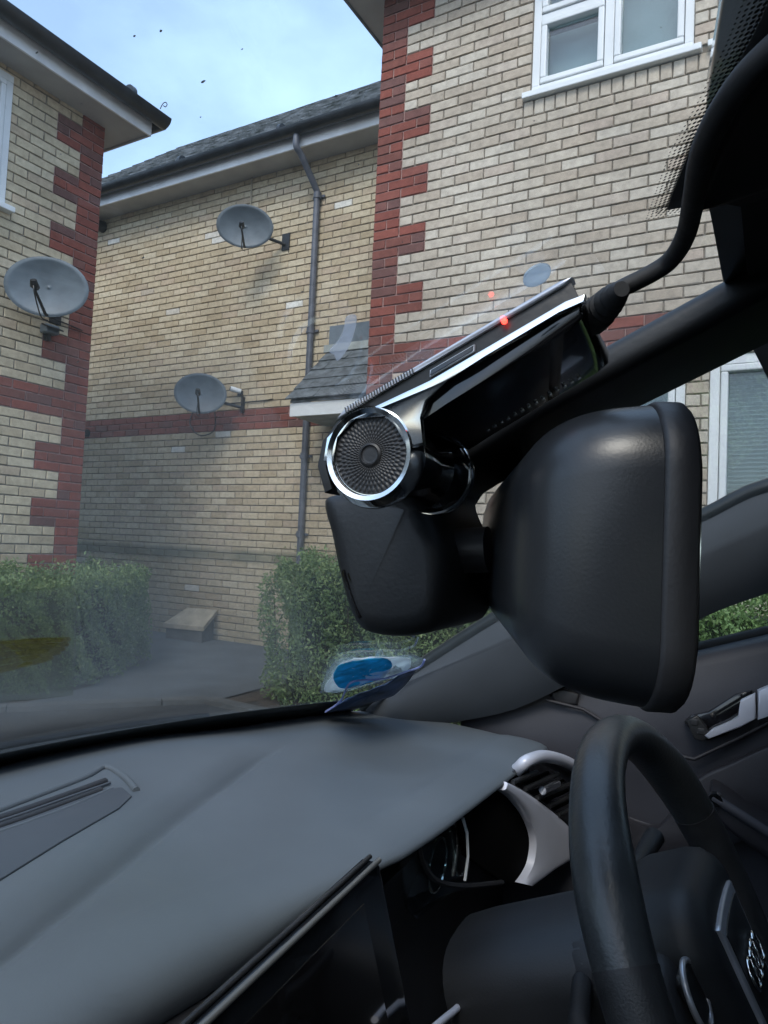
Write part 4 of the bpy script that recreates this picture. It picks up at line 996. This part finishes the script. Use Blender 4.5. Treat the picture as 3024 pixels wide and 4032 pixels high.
# ---- driver's door
def dgrid(name, rows, m, r=.0, parent=CAR):
    V = []; n = len(rows[0]); Fq = []
    for rw in rows: V += [W(*p) for p in rw]
    for i in range(len(rows)-1):
        for j in range(n-1): a = i*n+j; Fq.append((a, a+1, a+n+1, a+n))
    o = mesh(name, V, Fq, m, parent); q = o.modifiers.new('thick', 'SOLIDIFY'); q.thickness = .02; q.offset = 1 if False else -1; return o
sill = [(.34, -.250), (.24, -.205), (.12, -.165), (.018, -.127), (-.061, -.099), (-.4, -.06), (-1.0, -.04), (-1.7, -.03)]
rows = []
for k, (dR, dh) in enumerate(((.745, .004), (.725, .010), (.705, .004), (.700, -.012), (.695, -.035), (.690, -.06), (.694, -.095), (.705, -.14), (.712, -.20), (.712, -.32), (.712, -.45), (.712, -.62))):
    rows.append([(F, dR, h+dh) for F, h in sill])
for sg in (1, -1):
    dn_ = dgrid('door_panel', [[(F, sg*R, h) for F, R, h in rw] for rw in rows], M['door'])
    rg = [W(F, sg*.735, h+.012) for F, h in sill]
    tube('window_seal', rg, .008, M['rubber'], dn_, 8)
    # window pane
    top = [(.20, -.15), (.10, -.07), (.018, -.03), (-.061, .0), (-.3, .06), (-.6, .065), (-1.0, .05), (-1.6, .02)]
    for g0, g1, gm in ((0, 6, 'sideglass'), (5, 8, 'tint')):
      V = [W(F, sg*.742, h) for F, h in sill[g0:g1]]+[W(F, sg*(.70 if i > 2 else .72), h+.03) for i, (F, h) in list(enumerate(top))[g0:g1]]
      V += [v+CR*sg*.004 for v in V]
      k = g1-g0; Fq = [(i, i+1, k+i+1, k+i) for i in range(k-1)]+[(2*k+i, 2*k+i+1, 3*k+i+1, 3*k+i) for i in range(k-1)]
      pn = mesh('side_window', V, Fq, M[gm], CAR, False)
    if sg == 1: DOOR = dn_
# fittings on the driver's door
rec = side('handle_recess', [(1478, 1560), (1492, 1546), (1530, 1538), (1590, 1500), (1625, 1492), (1628, 1548), (1606, 1570), (1560, 1592), (1528, 1600), (1508, 1598)], .684, .70, .002, M['gloss'], DOOR)
side('door_release', [(1522, 1590), (1540, 1576), (1575, 1562), (1600, 1545), (1602, 1512), (1632, 1498), (1634, 1552), (1600, 1572), (1560, 1586), (1530, 1597)], .672, .682, .003, M['silver'], DOOR)
side('door_trim_strip', [(1637, 1493), (1760, 1440), (1775, 1510), (1637, 1556)], .674, .69, .003, M['silver'], DOOR)
sw = side('lock_switches', [(1482, 1556), (1505, 1546), (1526, 1570), (1534, 1592), (1518, 1602), (1500, 1598)], .676, .69, .002, M['blackp'], DOOR)
for px_, py_ in ((1500, 1560), (1515, 1580)):
    q = cy(px_, py_, 1, .675); pillow('switch', [(q[0]+a, q[2]+b) for a, b in rrect(.0045, .004, .0015, 3)], FRh, .6745, .679, .001, M['interior'], sw)
tube('door_crease', line_on([(1180, 1512), (1260, 1532), (1400, 1618), (1500, 1640), (1600, 1592), (1700, 1540)], .688), .0025, M['doordark'], DOOR, 8)
side('door_insert', [(1335, 1775), (1420, 1790), (1500, 1690), (1580, 1650), (1700, 1600), (1900, 1560), (1950, 1760), (1700, 1800), (1500, 1850), (1400, 1880), (1330, 1850)], .682, .70, .004, M['doordark'], DOOR, 4)
arm = side('armrest', [(1535, 1718), (1560, 1722), (1660, 1790), (1900, 1900), (1900, 1990), (1720, 1900), (1600, 1820), (1540, 1760)], .62, .70, .012, M['doordark'], DOOR, 3)
tube('grab_edge', line_on([(1538, 1722), (1600, 1760), (1700, 1825)], .618), .006, M['satin'] if False else M['door'], arm, 8)
q = cy(1545, 1728, 1, .615); tube('window_switch', [W(q[0], .613, q[2]), W(q[0], .625, q[2])], .008, M['chrome'], arm, 10)
# dash end and door speaker corner near the pillar foot
side('dash_end_panel', [(1085, 1545), (1115, 1530), (1160, 1490), (1185, 1490), (1205, 1560), (1240, 1620), (1260, 1700), (1180, 1680)], .70, .715, .004, M['interior'], CAR)
tube('dash_end_trim', [W(*p) for p in cat([cy(1172, 1560, 0, .24), cy(1205, 1585, 0, .225), cy(1236, 1625, 0, .21)], 5)], .006, M['blackp'], CAR, 8)
side('door_corner_cap', [(1188, 1496), (1215, 1488), (1250, 1500), (1246, 1522), (1200, 1520)], .690, .70, .003, M['interior'], DOOR)
# ---- rear of the cabin
cbox('floor', -1.75, .62, -.70, .70, -.97, -.95, M['headliner'], CAR)
V = [W(-1.72, -.70, -.95), W(-1.72, .70, -.95), W(-1.75, .70, -.10), W(-1.75, -.70, -.10)]; V += [v+CF*-.02 for v in V]
mesh('rear_bulkhead', V, [(0, 1, 2, 3), (7, 6, 5, 4), (0, 4, 5, 1), (1, 5, 6, 2), (2, 6, 7, 3), (3, 7, 4, 0)], M['headliner'], CAR, False)
V = [W(-1.75, -.66, -.10), W(-1.75, .66, -.10), W(-1.72, .62, .06), W(-1.72, -.62, .06)]; V += [v+CF*-.004 for v in V]
mesh('rear_window', V, [(0, 1, 2, 3), (7, 6, 5, 4), (0, 4, 5, 1), (1, 5, 6, 2), (2, 6, 7, 3), (3, 7, 4, 0)], M['tint'], CAR, False)
for sg in (-1, 1):
    st_ = pillow('seat', [(-.55, -.62), (-.10, -.62), (-.08, -.70), (-.12, -.80), (-.60, -.80), (-.78, -.10), (-.70, -.03), (-.60, -.10)], FRh, sg*.36-.23, sg*.36+.23, .05, M['doordark'], CAR)
    pillow('headrest', [(-.80, -.02), (-.72, -.03), (-.72, .05), (-.79, .055)], FRh, sg*.36-.12, sg*.36+.12, .03, M['doordark'], st_)
    tube('centre_post', [W(-.62, sg*.715, -.10), W(-.66, sg*.66, .06)], .045, M['headliner'], CAR, 8)
# ---- bodywork outside: bonnet and wiper
V = []; Fq = []; n1, n2 = 16, 10
for i in range(n1+1):
    R = -.78+1.56*i/n1
    for j in range(n2+1):
        F = (.86-.49*R*R)+(.95)*j/n2*(1-.12*(R/.78)**2); V.append(W(F, R, -.355-.05*(j/n2)-.10*(j/n2)**2*1.2-.06*(R/.78)**4))
for i in range(n1):
    for j in range(n2): a = i*(n2+1)+j; Fq.append((a, a+1, a+n2+2, a+n2+1))
bo = mesh('bonnet', V, Fq, M['paint'], CAR); q = bo.modifiers.new('t', 'SOLIDIFY'); q.thickness = .01
rings = []
for i in range(31):
    R = -.74+1.48*i/30; b_ = .80-.49*R*R
    rings.append([W(b_-.01, R, glass_h(b_, R)+.004), W(b_+.09, R, -.352), W(b_+.09, R, -.40), W(b_-.02, R, -.38)])
loft('scuttle_panel', rings, M['rubber'], CAR)
def onglass(F, R, off=.015): return W(F, R, glass_h(F, R)+off)
wp_ = cat([(*swp(.752, r), 0) for r in (-.52, -.3, -.1, .1, .3, .5)], 5)
wi = tube('wiper_blade', [onglass(p.x, p.y) for p in wp_], .007, M['rubber'], CAR, 8)
tube('wiper_arm', [onglass(p.x+.018, p.y, .028) for p in wp_[8:]], .006, M['blackp'], wi, 8)
# ================================================================ INTERIOR MIRROR
AL = R_(20)
mt = Vector((math.sin(AL), math.cos(AL), 0)); mg = Vector((math.cos(AL), -math.sin(AL), 0))   # along, and away from its glass
mc = Vector((.0465, .002, .0015))
def MW(a, b, d):
    p = mc+mt*a+mg*d+Vector((0, 0, b)); return W(p.x, p.y, p.z)
MIR = thing('rear_view_mirror', (0, 0, 0), None, None); MIR.location = MW(0, 0, .03); adopt(MIR, CAR)
def mring(inset, d, tilt=0): return [MW(a, b, d) for a, b in rrect(.125-inset, .0468-inset*.9, max(.022-inset*.35, .008), 8)]
bez = loft('mirror_bezel', [mring(.004, -.001), mring(.0012, .0), mring(0, .0015), mring(0, .0085), mring(.0010, .0098), mring(.003, .0102)], M['interior'], MIR)
loft('mirror_glass', [mring(.0045, -.0014), mring(.0045, -.0002)], M['chrome'], bez)
rr = []
for i in range(19):
    t = i/18; d = .0100+.0385*t; s_ = (1-(t**3.4)*.94)**(1/2.2)
    rr.append(mring(.0012+(1-s_)*.033+.004*t, d))
rr = [mring(.003, .0098)]+rr
loft('mirror_housing', rr, M['mirrorp'], MIR)
tube('ball_stem', [MW(0, .0, .05), W(.118, -.016, -.001), W(.135, -.016, -.001)], [.0105, .0105, .012], M['blackp'], MIR, 20)
tube('stem_collar', [W(.112, -.016, -.001), W(.122, -.016, -.001), W(.135, -.016, -.001)], [.0125, .0165, .018], M['mount'], MIR, 20)
# ---- sensor housing on the windscreen and its long cover
hp = [(700, 1045), (712, 1150), (727, 1225), (748, 1300), (770, 1345), (800, 1362), (870, 1366), (925, 1350), (945, 1300), (955, 1200), (930, 1130), (905, 1060), (930, 1000), (1000, 930), (960, 900), (850, 900), (740, 960)]
P = [cy(x, y, 1, -.045) for x, y in hp]; cF, cH = sum(p[0] for p in P)/len(P), sum(p[2] for p in P)/len(P); P = [(cF+(p[0]-cF)*1.05, cH+(p[2]-cH)*1.05, ) for p in P]; P = [(a, min(b, glass_h(a, -.045)-.004)) for a, b in P]
P = [(q.x, q.y) for q in cat([(a, b, 0) for a, b in P], 4, True)]
SH = pillow('sensor_housing', P, FRh, -.047, .040, .010, M['mount'], CAR)
tube('vent_slot', line_on([(742, 1232), (762, 1290), (780, 1335)], -.0455), .0012, M['gloss'], SH, 6)
tube('vent_slot', line_on([(755, 1238), (774, 1296), (788, 1325)], -.0455), .0012, M['gloss'], SH, 6)
rings = []
for i in range(22):
    t = i/21; F = .150-.19*t; wd = .034+.006*t
    hb, ht = glass_h(F, 0)-.0165-.010*max(0, (F-.07)/.08), glass_h(F, 0)-.001
    if i == 0: hb += .012; wd *= .8; ht -= .006
    ring = []
    for a, b in rrect(wd, (ht-hb)/2, .006, 5): ring.append(W(F, a, (ht+hb)/2+b))
    rings.append(ring)
loft('cable_cover', rings, M['mount'], SH)
# ================================================================ DASH CAMERA
DC = thing('dash_camera', W(.10, -.10, .03), 'slim black and chrome dash camera with round patterned end fixed to the windscreen', 'camera')
A = (.108, .0315)
sd_, md_ = (-.894, .447), (.447, .894)
def AB(s, m, R): return W(A[0]+s*sd_[0]+m*md_[0], R, A[1]+s*sd_[1]+m*md_[1])
def axial(name, prof, m, parent, seg=56):    # profile of (radius, R) turned about the barrel axis
    rings = [[W(A[0]+r*math.cos(2*math.pi*k/seg), R, A[1]+r*math.sin(2*math.pi*k/seg)) for k in range(seg)] for r, R in prof]
    return loft(name, rings, m, parent)
RN = -.112
axial('lens_barrel', [(.0165, RN+.004), (.0165, RN+.040), (.0160, RN+.0408), (.0160, RN+.0418), (.0165, RN+.0425), (.0165, RN+.062), (.0155, RN+.064)], M['gloss'], DC)
axial('barrel_trim', [(.01672, RN+.0610), (.01705, RN+.0615), (.01705, RN+.0635), (.0150, RN+.0645)], M['chrome'], DC)
axial('chrome_ring', [(.0138, RN+.0008), (.0142, RN-.0012), (.0158, RN-.0018), (.0178, RN+.0012), (.0184, RN+.004), (.0180, RN+.0065), (.0160, RN+.0066)], M['chrome'], DC)
# patterned speaker-like face: crossing spiral ridges
V = []; Fq = []; K, J = 264, 44
for j in range(J+1):
    r = .0036+(.0136-.0036)*j/J
    for k in range(K):
        a = 2*math.pi*k/K; q = math.log(r/.0036)
        h = abs(math.sin(22*a+9.0*q*1.0))**.7*abs(math.sin(22*a-9.0*q*1.0))**.7
        if j == 0 or j == J: h = .5
        V.append(W(A[0]+r*math.cos(a), RN+.0007-.00042*h, A[1]+r*math.sin(a)))
for j in range(J):
    for k in range(K): a, b = j*K+k, j*K+(k+1) % K; Fq.append((a, b, b+K, a+K))
mesh('patterned_disc', V, Fq, M['blackp'], DC)
axial('button_ring', [(.0040, RN+.0012), (.0041, RN+.0001), (.0034, RN-.0003), (.0029, RN+.0003)], M['blackp'], DC)
axial('button', [(.0030, RN+.0006), (.0029, RN+.0002), (.0005, RN+.0006)], M['blackp'], DC)
def smp(name, P, R0, R1, r, m, n=0, parent=DC):
    if n: P = [(q.x, q.y) for q in cat([(a, b, 0) for a, b in P], n, True)]
    return pillow(name, P, lambda u, v, w: AB(u, v, w), R0, R1, r, m, parent)
body = smp('camera_body', [(.006, .0145), (.074, .0145), (.081, .0135), (.083, .0105), (.081, .0065), (.076, .0052), (.030, .0030), (.018, .002)], RN+.002, RN+.060, .0015, M['gloss'])
pl_ = [(-.0168, .0062), (-.0125, .0128), (-.006, .0150), (.006, .0142), (.030, .0123), (.079, .0123), (.0845, .0112), (.0835, .0095), (.076, .0104), (.050, .0100), (.036, .0092), (.026, .0066), (.0215, .0020), (.019, -.006), (.0135, -.004), (.0125, .004), (.0105, .0092), (.0, .0138), (-.009, .0112), (-.0138, .004)]
smp('chrome_plate', pl_, RN-.001, RN+.0022, .0006, M['chrome'])
smp('camera_rim', [(-.0215, -.004), (-.0205, .006), (-.015, .0135), (-.006, .0172), (.0, .0172), (.0, .0150), (-.008, .0140), (-.0145, .0095), (-.0178, .004), (-.0185, -.004)], RN+.001, RN+.012, .0004, M['blackp'])
smp('mount_plate', [(-.006, .0176), (.080, .0176), (.0835, .0184), (.080, .0192), (-.002, .0192)], RN-.0005, RN+.006, .0006, M['satin'])
smp('mount_pad', [(.0, .0196), (.076, .0196), (.076, .0206), (.0, .0206)], RN+.003, RN+.046, .0003, M['ghost'])
for k in range(26): 
    s_ = -.002+k*.0011
    smp('cooling_rib', [(s_, .0175), (s_+.0003, .0175), (s_+.0006, .0193), (s_+.0003, .0193)], RN-.0011, RN+.01, .0001, M['blackp'])
smp('gap_strip', [(.0, .0120), (.0825, .0120), (.0825, .0176), (.0, .0176)], RN+.0008, RN+.048, .0003, M['blackp'])
def AT(x, y, R=RN):
    p = cy(x, y, 1, R); d = (p[0]-A[0], p[2]-A[1]); return (d[0]*sd_[0]+d[1]*sd_[1], d[0]*md_[0]+d[1]*md_[1])
smp('card_slot', [(.030, .0136), (.047, .0136), (.048, .0156), (.031, .0156)], RN-.0002, RN+.001, .0003, M['satin'])
smp('card_cover', [(.0305, .0139), (.0466, .0139), (.0475, .0153), (.0315, .0153)], RN-.0006, RN+.001, .0002, M['gloss'])
q = AT(1090, 694, RN-.001)
led = [[AB(q[0]+r*math.cos(2*math.pi*k/12), q[1]+r*math.sin(2*math.pi*k/12), RN-.001-d) for k in range(12)] for r, d in ((.0010, 0), (.0010, .0004), (.0006, .0009), (.0001, .0010))]
loft('indicator_light', led, M['led'], DC)
for k in range(14):                           # vent dots along the underside
    s_ = .030+k*.0030
    smp('vent_hole', [(s_, .0036+.0001*k), (s_+.0013, .0036+.0001*k), (s_+.0013, .0026+.0001*k), (s_, .0026+.0001*k)], RN+.050, RN+.052, .0001, M['chrome'])
# plug and lead
pa = AB(.083, .0115, RN+.022)
g1 = [W(*G(x, y, .010)) for x, y in ((1345, 622), (1405, 592), (1450, 560), (1482, 505), (1500, 420), (1512, 350), (1535, 285), (1575, 215), (1625, 150), (1700, 80))]
plug_end = W(*G(1335, 632, .012))
CB = thing('power_lead', pa, 'black dash camera power lead with ribbed plug curving up to the headliner', 'cable')
tube('lead', cat([pa+(plug_end-pa)*.8, plug_end]+g1, 6), .0027, M['rubber'], CB, 14)
d = plug_end-pa; Lp = d.length
prof = []
for k in range(28):
    t = min(1, k/24); r = .0056 if t < .34 else (.0054 if k % 4 < 2 else .0036)
    prof.append((pa+d*(k/24), (.0034+(r-.0034)*(1-t**3)) if k < 24 else .0034-.00035*(k-24)))
tube('plug', [p for p, r in prof], [r for p, r in prof], M['rubber'], CB, 14)
# ================================================================ THINGS STUCK TO OR LYING ON THE SCREEN AND DASH, PAINTED REFLECTIONS
def decal(name, px, m, label, cat_, off=.0022, th=.0006, n=0):
    P = [G(x, y, off) for x, y in px]
    if n: P = [(q.x, q.y) for q in cat([(p[0], p[1], 0) for p in P], n, True)]
    else: P = [(p[0], p[1]) for p in P]
    top = [W(a, b, glass_h(a, b)-off) for a, b in P]; bot = [W(a, b, glass_h(a, b)-off-th) for a, b in P]
    o = loft(name, [top, bot], m, None, smooth=False); 
    if label: tag(o, label, cat_)
    return o
q = [(1160+32*math.cos(a)*.92-19*math.sin(a)*.35, 592-24*math.cos(a)*.62-19*math.sin(a)) for a in [2*math.pi*k/28 for k in range(28)]]
decal('reflection_oval', q, M['ghost'], 'small frosty oval painted on the windscreen as a reflection above the dash camera', 'reflection_oval')  # frosted oval painted in for the camera disc's reflection
decal('reflection_streak', [(770, 682), (764, 720), (750, 752), (730, 775), (722, 762), (712, 755), (730, 735), (742, 710), (748, 684)], M['reflstreak'], 'curved pale streak painted on the windscreen as a reflection over the canopy', 'reflection', n=4)  # reflection in the glass, modelled as a pale strip
PH = thing('permit_pocket', W(*G(80, 1400, .003)), 'clear film pocket with an amber strip, low on the left of the windscreen', 'film pocket')
o = decal('film', [(-200, 1340), (-60, 1300), (60, 1275), (160, 1262), (166, 1300), (164, 1400), (158, 1500), (60, 1512), (-200, 1530)], M['film'], None, None, .0024); adopt(o, PH)
am = [(0, 1384, 1390, 150, 1376, 1384), (0, 1393, 1404, 146, 1387, 1394), (0, 1408, 1418, 138, 1397, 1404), (0, 1423, 1434, 128, 1407, 1412), (0, 1439, 1452, 112, 1416, 1424)]
for (xa, y0, y1, xb, y2, y3) in am:
    o = decal('amber_strip', [(-200, y0+38), (xa, y0), (xb*.5, (y0+y2)/2-1), (xb, y2), (xb+4, (y2+y3)/2), (xb, y3), (xb*.5, (y1+y3)/2+1), (xa, y1), (-200, y1+38)], M['amber'], None, None, .0036); adopt(o, PH)
# face mask in a bag near the pillar foot
MK = thing('face_mask_packet', W(.47, .52, -.235), 'crumpled clear bag holding a blue face mask, propped in the dashboard corner', 'mask packet')
def patch(name, px, base, m, th=.002, rough_=.004, n=5, sub=True):
    """irregular crumpled sheet: outline in the picture, each corner at its own distance ahead of the glass"""
    P = []
    for x, y, o_ in px: p = G(x, y, base+o_); P.append(Vector(W(*p)))
    Q = cat(P, n, True); c = sum(Q, Vector())/len(Q); rings = []
    nn = (CF*.447+UP*.894)
    for s_ in (1, .8, .55, .3, .08):
        rings.append([c+(v-c)*s_ - nn*(rough_*(math.sin(k*1.9+s_*7)*.5+math.sin(k*.7+s_*13)*.5)) for k, v in enumerate(Q)])
    V = [v for r in rings for v in r]; L_ = len(Q); Fq = []
    for i in range(len(rings)-1):
        for j in range(L_): a, b = i*L_+j, i*L_+(j+1) % L_; Fq.append((a, b, b+L_, a+L_))
    Fq.append(tuple((len(rings)-1)*L_+j for j in range(L_)))
    o = mesh(name, V, Fq, m, MK); q_ = o.modifiers.new('t', 'SOLIDIFY'); q_.thickness = th
    return o
patch('bag', [(694, 1494, .0), (704, 1456, .0), (728, 1425, 0), (762, 1420, 0), (806, 1419, 0), (814, 1406, 0), (826, 1403, 0), (834, 1418, 0), (880, 1414, 0), (912, 1421, 0), (916, 1432, 0), (880, 1452, 0), (800, 1478, 0), (740, 1493, 0)], .0032, M['bag'], .0005, .0012)
patch('mask_border', [(700, 1491, .0), (720, 1455, .0), (745, 1428, 0), (800, 1420, 0), (872, 1420, 0), (888, 1430, 0), (870, 1452, .004), (800, 1470, .004), (740, 1490, .0)], .0048, M['white'], .001, .001)
patch('mask', [(720, 1466, .0), (730, 1440, .0), (770, 1426, 0), (830, 1422, 0), (846, 1436, 0), (824, 1460, .0), (780, 1478, .0), (740, 1486, .0)], .0064, M['blue'], .0012, .001)
patch('ear_loop', [(838, 1450, 0), (852, 1440, 0), (868, 1446, 0), (862, 1460, 0), (842, 1464, 0)], .0082, M['white'], .001, .002)
patch('paper_fold', [(705, 1536, .0), (745, 1512, .0), (790, 1492, 0), (850, 1470, 0), (880, 1448, 0), (895, 1452, .0), (850, 1500, .0), (790, 1520, .0), (740, 1534, 0)], .013, M['navy'], .0012, .001)
tube('foil_edge', cat([W(*G(x, y, .016)) for x, y in ((703, 1538), (735, 1515), (752, 1480), (775, 1470), (830, 1466), (880, 1450), (908, 1440), (917, 1425))], 5),   .0014, M['lilac'], MK, 6)
